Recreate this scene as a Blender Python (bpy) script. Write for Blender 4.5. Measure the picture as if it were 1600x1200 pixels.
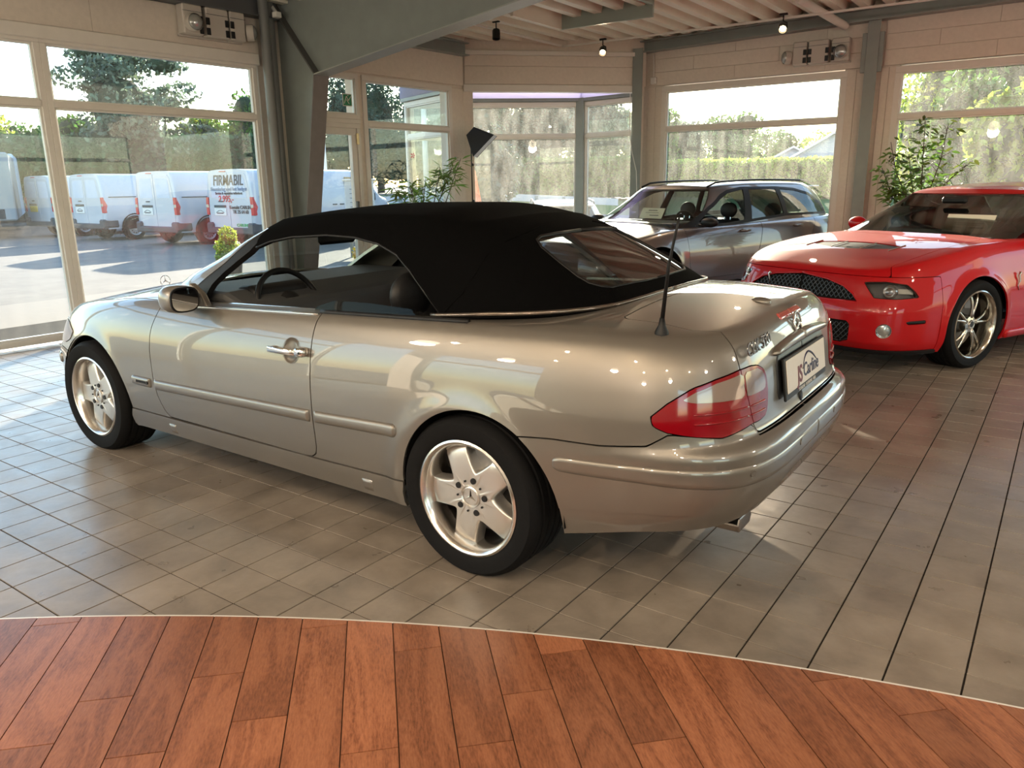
import bpy, math, random
import numpy as np
from mathutils import Vector, Matrix
random.seed(7); RNG=np.random.RandomState(5)
S=bpy.context.scene; COL=S.collection
for o in list(bpy.data.objects): bpy.data.objects.remove(o)
# ---------------- camera, sky, sun, exposure ----------------
CP=np.array([1.7018319,-2.95135893,1.45454782])
CR=np.array([.81931494,.57318158,-.01363448]); CU=np.array([-.13335198,.21363612,.96776901]); CW=np.array([-.55762019,.79108943,-.25147016]); CF=1209.3069796
cd=bpy.data.cameras.new('camera'); cam=bpy.data.objects.new('camera',cd); COL.objects.link(cam)
cd.sensor_width=36; cd.lens=CF*36/1600; cd.clip_start=.05; cd.clip_end=600
cam.matrix_world=Matrix([[CR[0],CU[0],-CW[0],CP[0]],[CR[1],CU[1],-CW[1],CP[1]],[CR[2],CU[2],-CW[2],CP[2]],[0,0,0,1]])
S.camera=cam
S.view_settings.view_transform='Standard'; S.view_settings.look='None'; S.view_settings.gamma=1
S.view_settings.use_curve_mapping=False; S.view_settings.exposure=0.2
S.cycles.max_bounces=8; S.cycles.transparent_max_bounces=24; S.cycles.diffuse_bounces=4; S.cycles.glossy_bounces=5
S.cycles.sample_clamp_indirect=6; S.cycles.caustics_reflective=False; S.cycles.caustics_refractive=False
FILL_LUM=78.0
SUN_AZ,SUN_EL=math.radians(122),math.radians(18.5)
w=bpy.data.worlds.new('world'); S.world=w; w.use_nodes=True
nt=w.node_tree; bg=nt.nodes['Background']; sky=nt.nodes.new('ShaderNodeTexSky')
sky.sky_type='NISHITA'; sky.sun_disc=False; sky.sun_elevation=SUN_EL; sky.sun_rotation=math.pi/2-SUN_AZ
sky.air_density=1.2; sky.dust_density=.4; sky.ozone_density=2.0
nt.links.new(sky.outputs[0],bg.inputs[0]); bg.inputs[1].default_value=0.7
sl=bpy.data.lights.new('sun','SUN'); sl.energy=19.0; sl.angle=math.radians(.6); sl.color=(1,.86,.68)
so=bpy.data.objects.new('sun',sl); COL.objects.link(so)
sd=Vector((math.cos(SUN_EL)*math.cos(SUN_AZ),math.cos(SUN_EL)*math.sin(SUN_AZ),math.sin(SUN_EL)))
so.rotation_euler=sd.to_track_quat('Z','Y').to_euler(); so.location=(-10,12,9)
def pj(P):
    d=np.asarray(P,float)-CP; z=d@CW; return 800+CF*(d@CR)/z,600-CF*(d@CU)/z,z
# ---------------- materials ----------------
MATS={}
def mat(name,col,rough=.5,metal=0.,coat=0.,spec=.5,emit=None,es=0,var=0.,bump=0.,bscale=60.,objvar=0.,sheen=0.,trans=0.):
    if name in MATS: return MATS[name]
    m=bpy.data.materials.new(name); m.use_nodes=True; n=m.node_tree.nodes; l=m.node_tree.links; b=n['Principled BSDF']
    b.inputs['Base Color'].default_value=(*col,1); b.inputs['Roughness'].default_value=rough; b.inputs['Metallic'].default_value=metal
    b.inputs['Coat Weight'].default_value=coat; b.inputs['Coat Roughness'].default_value=.02; b.inputs['Specular IOR Level'].default_value=spec
    if sheen: b.inputs['Sheen Weight'].default_value=sheen
    if emit: b.inputs['Emission Color'].default_value=(*emit,1); b.inputs['Emission Strength'].default_value=es
    if var or bump or objvar:
        tc=n.new('ShaderNodeTexCoord'); nz=n.new('ShaderNodeTexNoise'); nz.inputs['Scale'].default_value=bscale; nz.inputs['Detail'].default_value=4
        l.new(tc.outputs['Object'],nz.inputs['Vector'])
        if var or objvar:
            hs=n.new('ShaderNodeHueSaturation'); hs.inputs['Color'].default_value=(*col,1)
            mr=n.new('ShaderNodeMapRange'); mr.inputs[3].default_value=1-var; mr.inputs[4].default_value=1+var
            mr.inputs[1].default_value=.3; mr.inputs[2].default_value=.7
            l.new(nz.outputs[0],mr.inputs[0]); src=mr.outputs[0]
            if objvar:
                oi=n.new('ShaderNodeObjectInfo'); m2=n.new('ShaderNodeMapRange'); m2.inputs[3].default_value=1-objvar; m2.inputs[4].default_value=1+objvar
                l.new(oi.outputs['Random'],m2.inputs[0]); mm=n.new('ShaderNodeMath'); mm.operation='MULTIPLY'
                l.new(src,mm.inputs[0]); l.new(m2.outputs[0],mm.inputs[1]); src=mm.outputs[0]
            l.new(src,hs.inputs['Value']); l.new(hs.outputs[0],b.inputs['Base Color'])
        if bump:
            bp_=n.new('ShaderNodeBump'); bp_.inputs['Strength'].default_value=bump; bp_.inputs['Distance'].default_value=.01
            l.new(nz.outputs[0],bp_.inputs['Height']); l.new(bp_.outputs[0],b.inputs['Normal'])
    MATS[name]=m; return m
def glass(name,tint=(.9,.95,.93),refl=1.0,dust=0.,dcol=(.8,.78,.72)):
    m=bpy.data.materials.new(name); m.use_nodes=True; n=m.node_tree.nodes; l=m.node_tree.links
    for x in list(n):
        if x.type!='OUTPUT_MATERIAL': n.remove(x)
    out=[x for x in n if x.type=='OUTPUT_MATERIAL'][0]
    t=n.new('ShaderNodeBsdfTransparent'); t.inputs[0].default_value=(*tint,1)
    g=n.new('ShaderNodeBsdfGlossy'); g.inputs['Roughness'].default_value=.01; g.inputs[0].default_value=(1,1,1,1)
    fr=n.new('ShaderNodeFresnel'); ge=n.new('ShaderNodeNewGeometry'); im=n.new('ShaderNodeMapRange'); im.inputs[3].default_value=1.5; im.inputs[4].default_value=1/1.5; l.new(ge.outputs['Backfacing'],im.inputs[0]); l.new(im.outputs[0],fr.inputs[0])
    mu=n.new('ShaderNodeMath'); mu.operation='MULTIPLY'; mu.inputs[1].default_value=refl; l.new(fr.outputs[0],mu.inputs[0])
    mx=n.new('ShaderNodeMixShader'); l.new(mu.outputs[0],mx.inputs[0]); l.new(t.outputs[0],mx.inputs[1]); l.new(g.outputs[0],mx.inputs[2])
    last=mx
    if dust:
        tc=n.new('ShaderNodeTexCoord'); mp=n.new('ShaderNodeMapping'); mp.inputs['Scale'].default_value=(1,1,.25)
        l.new(tc.outputs['Object'],mp.inputs[0])
        nz=n.new('ShaderNodeTexNoise'); nz.inputs['Scale'].default_value=9; nz.inputs['Detail'].default_value=8; l.new(mp.outputs[0],nz.inputs['Vector'])
        n2=n.new('ShaderNodeTexNoise'); n2.inputs['Scale'].default_value=75; n2.inputs['Detail'].default_value=2; l.new(tc.outputs['Object'],n2.inputs['Vector'])
        ad=n.new('ShaderNodeMath'); ad.operation='MULTIPLY'; l.new(nz.outputs[0],ad.inputs[0]); l.new(n2.outputs[0],ad.inputs[1])
        mr=n.new('ShaderNodeMapRange'); mr.inputs[1].default_value=.12; mr.inputs[2].default_value=.42; mr.inputs[3].default_value=dust*.3; mr.inputs[4].default_value=dust*1.9
        l.new(ad.outputs[0],mr.inputs[0])
        tr=n.new('ShaderNodeBsdfTranslucent'); tr.inputs[0].default_value=(*dcol,1)
        df=n.new('ShaderNodeBsdfDiffuse'); df.inputs[0].default_value=(*dcol,1)
        m3=n.new('ShaderNodeMixShader'); m3.inputs[0].default_value=.35; l.new(tr.outputs[0],m3.inputs[1]); l.new(df.outputs[0],m3.inputs[2])
        m2=n.new('ShaderNodeMixShader'); l.new(mr.outputs[0],m2.inputs[0]); l.new(mx.outputs[0],m2.inputs[1]); l.new(m3.outputs[0],m2.inputs[2]); last=m2
    l.new(last.outputs[0],out.inputs[0]); MATS[name]=m; return m
def leafmat(name,col,t=.5,hue=.04,val=.5):
    m=bpy.data.materials.new(name); m.use_nodes=True; n=m.node_tree.nodes; l=m.node_tree.links
    b=n['Principled BSDF']; out=[x for x in n if x.type=='OUTPUT_MATERIAL'][0]; b.inputs['Roughness'].default_value=.55
    gi=n.new('ShaderNodeNewGeometry'); hs=n.new('ShaderNodeHueSaturation'); hs.inputs['Color'].default_value=(*col,1)
    mr=n.new('ShaderNodeMapRange'); mr.inputs[3].default_value=1-val; mr.inputs[4].default_value=1+val; l.new(gi.outputs['Random Per Island'],mr.inputs[0]); l.new(mr.outputs[0],hs.inputs['Value'])
    m2=n.new('ShaderNodeMapRange'); m2.inputs[3].default_value=.5-hue; m2.inputs[4].default_value=.5+hue; l.new(gi.outputs['Random Per Island'],m2.inputs[0]); l.new(m2.outputs[0],hs.inputs['Hue'])
    l.new(hs.outputs[0],b.inputs['Base Color'])
    tr=n.new('ShaderNodeBsdfTranslucent'); l.new(hs.outputs[0],tr.inputs[0]); mx=n.new('ShaderNodeMixShader'); mx.inputs[0].default_value=t
    l.new(b.outputs[0],mx.inputs[1]); l.new(tr.outputs[0],mx.inputs[2]); l.new(mx.outputs[0],out.inputs[0]); MATS[name]=m; return m
# ---------------- mesh helpers ----------------
class MB:
    def __init__(s): s.v=[]; s.f=[]
    def add(s,V,F):
        k=len(s.v); s.v+= [tuple(p) for p in V]; s.f+=[tuple(i+k for i in f) for f in F]; return s
    def box(s,x0,x1,y0,y1,z0,z1,b=0,M=None):
        x0,x1=min(x0,x1),max(x0,x1); y0,y1=min(y0,y1),max(y0,y1); z0,z1=min(z0,z1),max(z0,z1)
        if b:
            b=min(b,(x1-x0)*.45,(y1-y0)*.45,(z1-z0)*.45); V=[];F=[]
            c=[(x0,x1),(y0,y1),(z0,z1)]; idx={}
            for i in (0,1):
                for j in (0,1):
                    for k in (0,1):
                        for a in range(3):
                            p=[c[0][i],c[1][j],c[2][k]]; q=(i,j,k)
                            for e in range(3):
                                if e!=a: p[e]+= b if q[e]==0 else -b
                            idx[(i,j,k,a)]=len(V); V.append(p)
            for a in range(3):
                u,w=(a+1)%3,(a+2)%3
                for sd in (0,1):
                    r=[]
                    for (p,q) in ((0,0),(1,0),(1,1),(0,1)):
                        t=[0,0,0]; t[a]=sd;t[u]=p;t[w]=q; r.append(idx[(*t,a)])
                    F.append(r if sd else r[::-1])
                for p in (0,1):
                    for q in (0,1):
                        t0=[0,0,0]; t1=[0,0,0]; t0[u]=t1[u]=p; t0[w]=t1[w]=q; t1[a]=1
                        r=[idx[(*t0,u)],idx[(*t1,u)],idx[(*t1,w)],idx[(*t0,w)]]
                        F.append(r if p!=q else r[::-1])
            for i in (0,1):
                for j in (0,1):
                    for k in (0,1):
                        r=[idx[(i,j,k,a)] for a in range(3)]; F.append(r if (i+j+k)%2 else r[::-1])
        else:
            V=[(x,y,z) for z in (z0,z1) for y in (y0,y1) for x in (x0,x1)]
            F=[(0,2,3,1),(4,5,7,6),(0,1,5,4),(2,6,7,3),(0,4,6,2),(1,3,7,5)]
        if M is not None: V=[M@Vector(p) for p in V]
        return s.add(V,F)
    def tube(s,pts,r,n=8,caps=True):
        P=[Vector(p) for p in pts]; R=r if isinstance(r,(list,tuple)) else [r]*len(P); V=[];F=[]
        up=Vector((0,0,1)); 
        for i,p in enumerate(P):
            t=((P[i+1] if i<len(P)-1 else p)-(P[i-1] if i else p)).normalized()
            if i==0: a=t.orthogonal().normalized()
            else: a=(a-t*a.dot(t)).normalized()
            b=t.cross(a)
            for k in range(n):
                g=2*math.pi*k/n; V.append(p+(a*math.cos(g)+b*math.sin(g))*R[i])
        for i in range(len(P)-1):
            for k in range(n): q=(k+1)%n; F.append((i*n+k,i*n+q,(i+1)*n+q,(i+1)*n+k))
        if caps: F.append(tuple(range(n))[::-1]); F.append(tuple((len(P)-1)*n+k for k in range(n)))
        return s.add(V,F)
    def lathe(s,prof,n=32,axis='Z',M=None,close=False):
        V=[];F=[]
        for (r,h) in prof:
            for k in range(n):
                g=2*math.pi*k/n; a,b=r*math.cos(g),r*math.sin(g)
                V.append({'Z':(a,b,h),'Y':(a,h,b),'X':(h,a,b)}[axis])
        m=len(prof)
        for i in range(m-1+(1 if close else 0)):
            j=(i+1)%m
            for k in range(n):
                q=(k+1)%n; F.append((i*n+k,i*n+q,j*n+q,j*n+k))
        if M is not None: V=[M@Vector(p) for p in V]
        return s.add(V,F)
    def prism(s,poly,d0,d1,axis='Y',M=None):
        n=len(poly); mp={'Y':lambda a,b,d:(a,d,b),'Z':lambda a,b,d:(a,b,d),'X':lambda a,b,d:(d,a,b)}[axis]
        V=[mp(a,b,d0) for a,b in poly]+[mp(a,b,d1) for a,b in poly]
        if M is not None: V=[M@Vector(p) for p in V]
        F=[tuple(range(n)),tuple(range(2*n-1,n-1,-1))]+[(k,k+n,(k+1)%n+n,(k+1)%n) for k in range(n)]
        return s.add(V,F)
    def ball(s,c,r,n=12,m=8,M=None):
        r=r if isinstance(r,(list,tuple)) else (r,r,r); V=[];F=[]
        for i in range(m+1):
            t=math.pi*i/m
            for k in range(n):
                g=2*math.pi*k/n; p=Vector((r[0]*math.sin(t)*math.cos(g),r[1]*math.sin(t)*math.sin(g),r[2]*math.cos(t)))
                if M is not None: p=M@p
                V.append((c[0]+p[0],c[1]+p[1],c[2]+p[2]))
        for i in range(m):
            for k in range(n): q=(k+1)%n; F.append((i*n+k,(i+1)*n+k,(i+1)*n+q,i*n+q))
        return s.add(V,F)
def mesh(name,V,F,m,smooth=False,N=None,ang=None):
    me=bpy.data.meshes.new(name); me.from_pydata([tuple(map(float,p)) for p in V],[],[tuple(map(int,f)) for f in F])
    if m is not None: me.materials.append(m)
    me.update()
    if smooth or N is not None: me.shade_smooth()
    if ang: 
        me.shade_smooth(); me.set_sharp_from_angle(angle=math.radians(ang))
    if N is not None: me.normals_split_custom_set_from_vertices([tuple(map(float,n)) for n in N])
    return me
def link(name,me,parent=None,loc=None,rz=None):
    o=bpy.data.objects.new(name,me); COL.objects.link(o)
    if parent is not None: o.parent=parent
    if loc is not None: o.location=loc
    if rz is not None: o.rotation_euler=(0,0,rz)
    return o
def fixn(me):
    import bmesh
    b=bmesh.new(); b.from_mesh(me); bmesh.ops.recalc_face_normals(b,faces=b.faces); b.to_mesh(me); b.free(); me.update()
def obj(name,mb,m,parent=None,smooth=False,ang=None,fix=True,bev=0,kind=None):
    me=mesh(name,mb.v,mb.f,m,smooth,None,None)
    if fix: fixn(me)
    if ang: me.shade_smooth(); me.set_sharp_from_angle(angle=math.radians(ang))
    elif smooth: me.shade_smooth()
    o=link(name,me,parent)
    if bev:
        b=o.modifiers.new('b','BEVEL'); b.width=bev; b.segments=2; b.limit_method='ANGLE'
    if kind: o['kind']=kind
    return o
def thing(name,label,cat,loc=(0,0,0),rz=0,group=None):
    o=link(name,None,None,loc,rz); o.empty_display_size=.1; return tag(o,label,cat,group)
def tag(o,label,cat,group=None,kind=None):
    o['label']=label; o['category']=cat
    if group: o['group']=group
    if kind: o['kind']=kind
    return o
def struct(o,label=None):
    o['kind']='structure'
    if label: o['label']=label
    return o
def copy_tree(o,parent=None):
    c=o.copy(); COL.objects.link(c)
    if parent is not None: c.parent=parent; c.matrix_parent_inverse=o.matrix_parent_inverse
    for ch in KIDS.get(o.name,[]) or list(o.children): copy_tree(ch,c)
    return c
KIDS={}
def text(name,body,size,m,M,parent=None,ext=.001,shear=0,align='CENTER',sx=1,bold=0):
    cu=bpy.data.curves.new(name,'FONT'); cu.body=body; cu.size=size; cu.extrude=ext; cu.shear=shear; cu.align_x=align; cu.align_y='CENTER'; cu.offset=bold
    cu.materials.append(m); o=bpy.data.objects.new(name,cu); COL.objects.link(o)
    if parent is not None: o.parent=parent
    bpy.context.view_layer.update(); me=bpy.data.meshes.new_from_object(o.evaluated_get(bpy.context.evaluated_depsgraph_get())); bpy.data.objects.remove(o)
    o=bpy.data.objects.new(name,me); COL.objects.link(o)
    if parent is not None: o.parent=parent
    o.matrix_local=M@Matrix.Diagonal((sx,1,1,1)); return o
def frameM(org,xd,yd):
    xd=Vector(xd).normalized(); yd=Vector(yd); yd=(yd-xd*yd.dot(xd)).normalized(); z=xd.cross(yd)
    return Matrix([[xd[0],yd[0],z[0],org[0]],[xd[1],yd[1],z[1],org[1]],[xd[2],yd[2],z[2],org[2]],[0,0,0,1]])
# ---------------- room materials ----------------
M_wall=mat('painted_block',(.70,.63,.545),.6,var=.04,bump=.12,bscale=25)
M_frame=mat('window_frame_paint',(.72,.68,.62),.4,var=.03,bscale=8)
M_steel=mat('grey_steel_paint',(.24,.265,.25),.42,var=.06,bscale=6)
M_steel_d=mat('dark_grey_steel',(.10,.105,.11),.45)
M_roof=mat('roof_sheet_paint',(.82,.77,.66),.5,var=.03,bscale=5)
M_white=mat('white_plastic',(.72,.70,.66),.4)
M_black=mat('black_plastic',(.012,.012,.013),.4,spec=.3)
M_blackm=mat('black_matte',(.008,.008,.008),.85,spec=.1)
M_grout=mat('dark_grout',(.02,.017,.015),.95,spec=.1)
M_chrome=mat('chrome',(.8,.8,.8),.08,metal=1)
M_glassA=glass('clear_window_glass',(.93,.96,.96),.75,dust=.02)
M_glassD=glass('dusty_window_glass',(.93,.95,.93),.6,dust=.06)
M_trimw=mat('white_edge_trim',(.75,.73,.68),.35)
def tile_material():
    m=bpy.data.materials.new('floor_tile'); m.use_nodes=True; n=m.node_tree.nodes; l=m.node_tree.links; b=n['Principled BSDF']
    g=n.new('ShaderNodeNewGeometry'); nz=n.new('ShaderNodeTexNoise'); nz.inputs['Scale'].default_value=3.5; nz.inputs['Detail'].default_value=9; nz.inputs['Roughness'].default_value=.65; nz.inputs['Distortion'].default_value=.2
    l.new(g.outputs['Position'],nz.inputs['Vector'])
    rp=n.new('ShaderNodeValToRGB'); rp.color_ramp.elements[0].position=.3; rp.color_ramp.elements[0].color=(.135,.112,.090,1); rp.color_ramp.elements[1].position=.72; rp.color_ramp.elements[1].color=(.26,.22,.18,1)
    l.new(nz.outputs[0],rp.inputs[0])
    wn=n.new('ShaderNodeVectorMath'); wn.operation='SCALE'; wn.inputs['Scale'].default_value=1/.2004; l.new(g.outputs['Position'],wn.inputs[0])
    oi=n.new('ShaderNodeNewGeometry'); hs=n.new('ShaderNodeHueSaturation'); mr=n.new('ShaderNodeMapRange'); mr.inputs[3].default_value=.93; mr.inputs[4].default_value=1.07
    ob=n.new('ShaderNodeObjectInfo'); ad=n.new('ShaderNodeMath'); ad.operation='ADD'; l.new(oi.outputs['Random Per Island'],ad.inputs[0]); l.new(ob.outputs['Random'],ad.inputs[1])
    fr=n.new('ShaderNodeMath'); fr.operation='FRACT'; l.new(ad.outputs[0],fr.inputs[0]); l.new(fr.outputs[0],mr.inputs[0]); l.new(mr.outputs[0],hs.inputs['Value']); l.new(rp.outputs[0],hs.inputs['Color']); l.new(hs.outputs[0],b.inputs['Base Color'])
    n2=n.new('ShaderNodeTexNoise'); n2.inputs['Scale'].default_value=7; n2.inputs['Detail'].default_value=6; n2.inputs['Distortion'].default_value=.3; l.new(g.outputs['Position'],n2.inputs['Vector'])
    r2=n.new('ShaderNodeMapRange'); r2.inputs[1].default_value=.3; r2.inputs[2].default_value=.7; r2.inputs[3].default_value=.27; r2.inputs[4].default_value=.38; l.new(n2.outputs[0],r2.inputs[0]); l.new(r2.outputs[0],b.inputs['Roughness'])
    n3=n.new('ShaderNodeTexNoise'); n3.inputs['Scale'].default_value=28; n3.inputs['Detail'].default_value=5; l.new(g.outputs['Position'],n3.inputs['Vector'])
    bm=n.new('ShaderNodeBump'); bm.inputs['Strength'].default_value=.2; bm.inputs['Distance'].default_value=.003; l.new(n3.outputs[0],bm.inputs['Height']); l.new(bm.outputs[0],b.inputs['Normal'])
    b.inputs['Specular IOR Level'].default_value=.55
    return m
M_tile=tile_material()
def wood_material():
    m=bpy.data.materials.new('vinyl_plank'); m.use_nodes=True; n=m.node_tree.nodes; l=m.node_tree.links; b=n['Principled BSDF']
    tc=n.new('ShaderNodeTexCoord'); oi=n.new('ShaderNodeObjectInfo'); mp=n.new('ShaderNodeMapping'); mp.inputs['Scale'].default_value=(1.0,5.0,1)
    cb=n.new('ShaderNodeCombineXYZ'); mu=n.new('ShaderNodeMath'); mu.operation='MULTIPLY'; mu.inputs[1].default_value=37; l.new(oi.outputs['Random'],mu.inputs[0]); l.new(mu.outputs[0],cb.inputs[0]); l.new(mu.outputs[0],cb.inputs[1])
    va=n.new('ShaderNodeVectorMath'); l.new(tc.outputs['Object'],va.inputs[0]); l.new(cb.outputs[0],va.inputs[1]); l.new(va.outputs[0],mp.inputs[0])
    nz=n.new('ShaderNodeTexNoise'); nz.inputs['Scale'].default_value=1.5; nz.inputs['Detail'].default_value=2; nz.inputs['Distortion'].default_value=.9; l.new(mp.outputs[0],nz.inputs['Vector'])
    sn=n.new('ShaderNodeMath'); sn.operation='MULTIPLY'; sn.inputs[1].default_value=26; l.new(nz.outputs[0],sn.inputs[0])
    si=n.new('ShaderNodeMath'); si.operation='SINE'; l.new(sn.outputs[0],si.inputs[0])
    fn=n.new('ShaderNodeTexNoise'); fn.inputs['Scale'].default_value=34; fn.inputs['Detail'].default_value=8; fn.inputs['Roughness'].default_value=.7; l.new(mp.outputs[0],fn.inputs['Vector'])
    a=n.new('ShaderNodeMath'); a.operation='MULTIPLY_ADD'; a.inputs[1].default_value=.085; l.new(si.outputs[0],a.inputs[0]); l.new(fn.outputs[0],a.inputs[2])
    rp=n.new('ShaderNodeValToRGB'); e=rp.color_ramp.elements; e[0].position=.25; e[0].color=(.12,.036,.014,1); e[1].position=.78; e[1].color=(.38,.145,.065,1)
    x=e.new(.5); x.color=(.27,.092,.038,1); l.new(a.outputs[0],rp.inputs[0])
    hs=n.new('ShaderNodeHueSaturation'); hs.inputs['Saturation'].default_value=.95; mr=n.new('ShaderNodeMapRange'); mr.inputs[3].default_value=.72; mr.inputs[4].default_value=1.05; l.new(oi.outputs['Random'],mr.inputs[0]); l.new(mr.outputs[0],hs.inputs['Value']); l.new(rp.outputs[0],hs.inputs['Color']); l.new(hs.outputs[0],b.inputs['Base Color'])
    b.inputs['Roughness'].default_value=.36; b.inputs['Specular IOR Level'].default_value=.5
    bm=n.new('ShaderNodeBump'); bm.inputs['Strength'].default_value=.15; bm.inputs['Distance'].default_value=.002; l.new(fn.outputs[0],bm.inputs['Height']); l.new(bm.outputs[0],b.inputs['Normal'])
    return m
M_wood=wood_material()
# ---------------- tiled floor ----------------
mb=MB().box(-7.6,9.5,-9,9.2,-.25,-.0035); floor=struct(obj('floor',mb,M_grout),'brown square ceramic tile floor with dark grout')
WC=np.array([3.52773878,-8.02366865]); WR=7.626004
ts=.2004; ta=math.radians(-.393); tu=np.array([math.cos(ta),math.sin(ta)]); tv=np.array([-tu[1],tu[0]]); to=np.array([-.7711,-1.0846])
def inroom(x,y):
    if y>8.62 or x<-6.2+.055*y+.1 or y<-7.5 or x>8.5: return False
    return (x+5.82)*.7071-(y-6.58)*.7071>0.02+(-.0) if (x<-3.8 and y>6.5) else True
h=ts/2-.0024
tp=MB(); tp.v=[(-h,-h,-.004),(h,-h,-.004),(h,h,-.004),(-h,h,-.004),(-h+.001,-h+.001,0),(h-.001,-h+.001,0),(h-.001,h-.001,0),(-h+.001,h-.001,0)]
tp.f=[(4,5,6,7),(0,1,5,4),(1,2,6,5),(2,3,7,6),(3,0,4,7)]
tme=mesh('tile',tp.v,tp.f,M_tile)
cand=[];rest=[]
for i in range(-45,55):
    for j in range(-35,60):
        c=to+ts*((i+.5)*tu+(j+.5)*tv); x,y=c
        d=math.hypot(x-WC[0],y-WC[1])
        if d<WR-.16 or not inroom(x,y): continue
        px,py,z=pj((x,y,0)); vis=z>0 and -60<px<1660 and -60<py<1260
        if vis and not(abs(y)<.72 and -3.3<x<.8) and not (z>4.2 and px>400 and px<1090): cand.append((z,x,y))
        elif z<14: rest.append((x,y))
cand.sort()
for k,(z,x,y) in enumerate(cand):
    if k<296: link('tile',tme,floor,(x,y,0),ta)
    else: rest.append((x,y))
rm=MB(); cc,ss=math.cos(ta),math.sin(ta)
for x,y in rest: rm.add([(x+a*cc-b*ss,y+a*ss+b*cc,c) for a,b,c in tp.v],tp.f)
o=link('tile',mesh('tile_field',rm.v,rm.f,M_tile),floor); o['kind']='stuff'
# ---------------- plank floor ----------------
NA=360
mb=MB(); ang=[math.radians(40+130*k/NA) for k in range(NA+1)]
arc=[(WC[0]+WR*math.cos(a),WC[1]+WR*math.sin(a)) for a in ang]
mb.add([(x,y,.0005) for x,y in arc]+[(WC[0]+9,WC[1]-3,.0005),(WC[0]-9,WC[1]-3,.0005)],[tuple(range(NA+3))[::-1]])
wf=struct(obj('floor_wood',mb,mat('plank_seam',(.05,.02,.01),.8),fix=False),'reddish brown wood plank floor with curved edge')
tr=MB()
for k in range(NA):
    for (r0,r1) in ((WR-.006,WR+.009),):
        a0,a1=ang[k],ang[k+1]
        q=[(WC[0]+r*math.cos(a),WC[1]+r*math.sin(a)) for a in (a0,a1) for r in (r0,r1)]
        tr.add([(q[0][0],q[0][1],.0045),(q[1][0],q[1][1],.001),(q[2][0],q[2][1],.0045),(q[3][0],q[3][1],.001)],[(0,1,3,2)])
obj('edge_strip',tr,M_trimw,wf)
def clip_poly(P,inside,cut):
    out=[]
    for i in range(len(P)):
        a,b=P[i],P[(i+1)%len(P)]; ia,ib=inside(a),inside(b)
        if ia: out.append(a)
        if ia!=ib: out.append(cut(a,b))
    return out
def cin(p): return math.hypot(p[0]-WC[0],p[1]-WC[1])<WR-.004
def ccut(a,b):
    lo,hi=(a,b) if cin(a) else (b,a)
    for _ in range(24):
        m=((lo[0]+hi[0])/2,(lo[1]+hi[1])/2)
        if cin(m): lo=m
        else: hi=m
    return lo
pu=np.array([.7071,-.7071]); pw=np.array([.7071,.7071]); PWD=.1527; PL=.914
w0=float(np.dot([-.411,-1.503],pw)); 
seam={0:(-.291,-1.828),1:(-.021,-1.887)}
# seam positions measured for individual rows: (row from perpendicular coordinate) -> along coordinate
meas=[(-.291,-1.828),(-.021,-1.887),(-.471,-2.086),(-.176,-2.165),(.33,-1.804),(.129,-1.382),(-.225,-1.46),(.568,-1.611),(.557,-1.35),(.946,-1.341),(1.51,-.823),(1.272,-.801)]
rowS={}
for p in meas:
    p=np.array(p)+.053; rowS[int(math.floor((p@pw-w0)/PWD))]=float(p@pu)
for r in range(-16,34):
    s0=rowS.get(r,float(RNG.rand()*PL))
    for k in range(-6,7):
        a0=s0+k*PL; a1=a0+PL; b0=w0+r*PWD; g=.0017
        P=[]
        for (aa,ab),(ba,bb) in (((a0,a1),(b0,b0)),((a1,a1),(b0,b0+PWD)),((a1,a0),(b0+PWD,b0+PWD)),((a0,a0),(b0+PWD,b0))):
            for t in np.linspace(0,1,9)[:-1]: P.append((aa+(ab-aa)*t,ba+(bb-ba)*t))
        P=[(min(max(a,a0+g),a1-g),min(max(b,b0+g),b0+PWD-g)) for a,b in P]
        Q=[tuple(a*pu+b*pw) for a,b in P]
        c=np.mean(Q,0); px,py,z=pj((c[0],c[1],0))
        if z<.35 or px<-250 or px>1900 or py<850 or py>1700: continue
        R_=clip_poly(Q,cin,ccut)
        if len(R_)<3: continue
        me=mesh('plank',[((x-c[0])*pu[0]+(y-c[1])*pu[1],(x-c[0])*pw[0]+(y-c[1])*pw[1],0) for x,y in R_]+[((x-c[0])*pu[0]+(y-c[1])*pu[1],(x-c[0])*pw[0]+(y-c[1])*pw[1],-.0035) for x,y in R_],
            [tuple(range(len(R_)))[::1]]+[(i,i+len(R_),(i+1)%len(R_)+len(R_),(i+1)%len(R_)) for i in range(len(R_))],M_wood)
        fixn(me)
        if me.polygons[0].normal.z<0: me.flip_normals()
        link('plank',me,wf,(c[0],c[1],.0045),-math.pi/4)
# ---------------- walls ----------------
def WF(ox,oy,tx,ty):
    t=Vector((tx,ty,0)).normalized(); n=Vector((t[1],-t[0],0)) # n points into the room
    return Matrix([[t[0],n[0],0,ox],[t[1],n[1],0,oy],[0,0,1,0],[0,0,0,1]])
def blocks(parent,M,t0,t1,z0,z1,d0,hh=.2,ll=.62,m=None):
    mb_=None; rows=max(1,round((z1-z0)/hh)); H=(z1-z0)/rows; ms={}
    for r in range(rows):
        t=t0-(ll/2 if r%2 else 0)
        while t<t1-.01:
            a,b=max(t,t0),min(t+ll,t1); t+=ll
            if b-a<.03: continue
            key=(round(b-a,3),round(H,3))
            if key not in ms:
                q=MB().box(-(b-a)/2+.0012,(b-a)/2-.0012,0,.02,-H/2+.0012,H/2-.0012,.0025); me=mesh('block',q.v,q.f,m or M_wall); fixn(me); ms[key]=me
            o=link('block',ms[key],parent); o.matrix_local=M@Matrix.Translation(((a+b)/2,d0,z0+H*(r+.5)))
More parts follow.
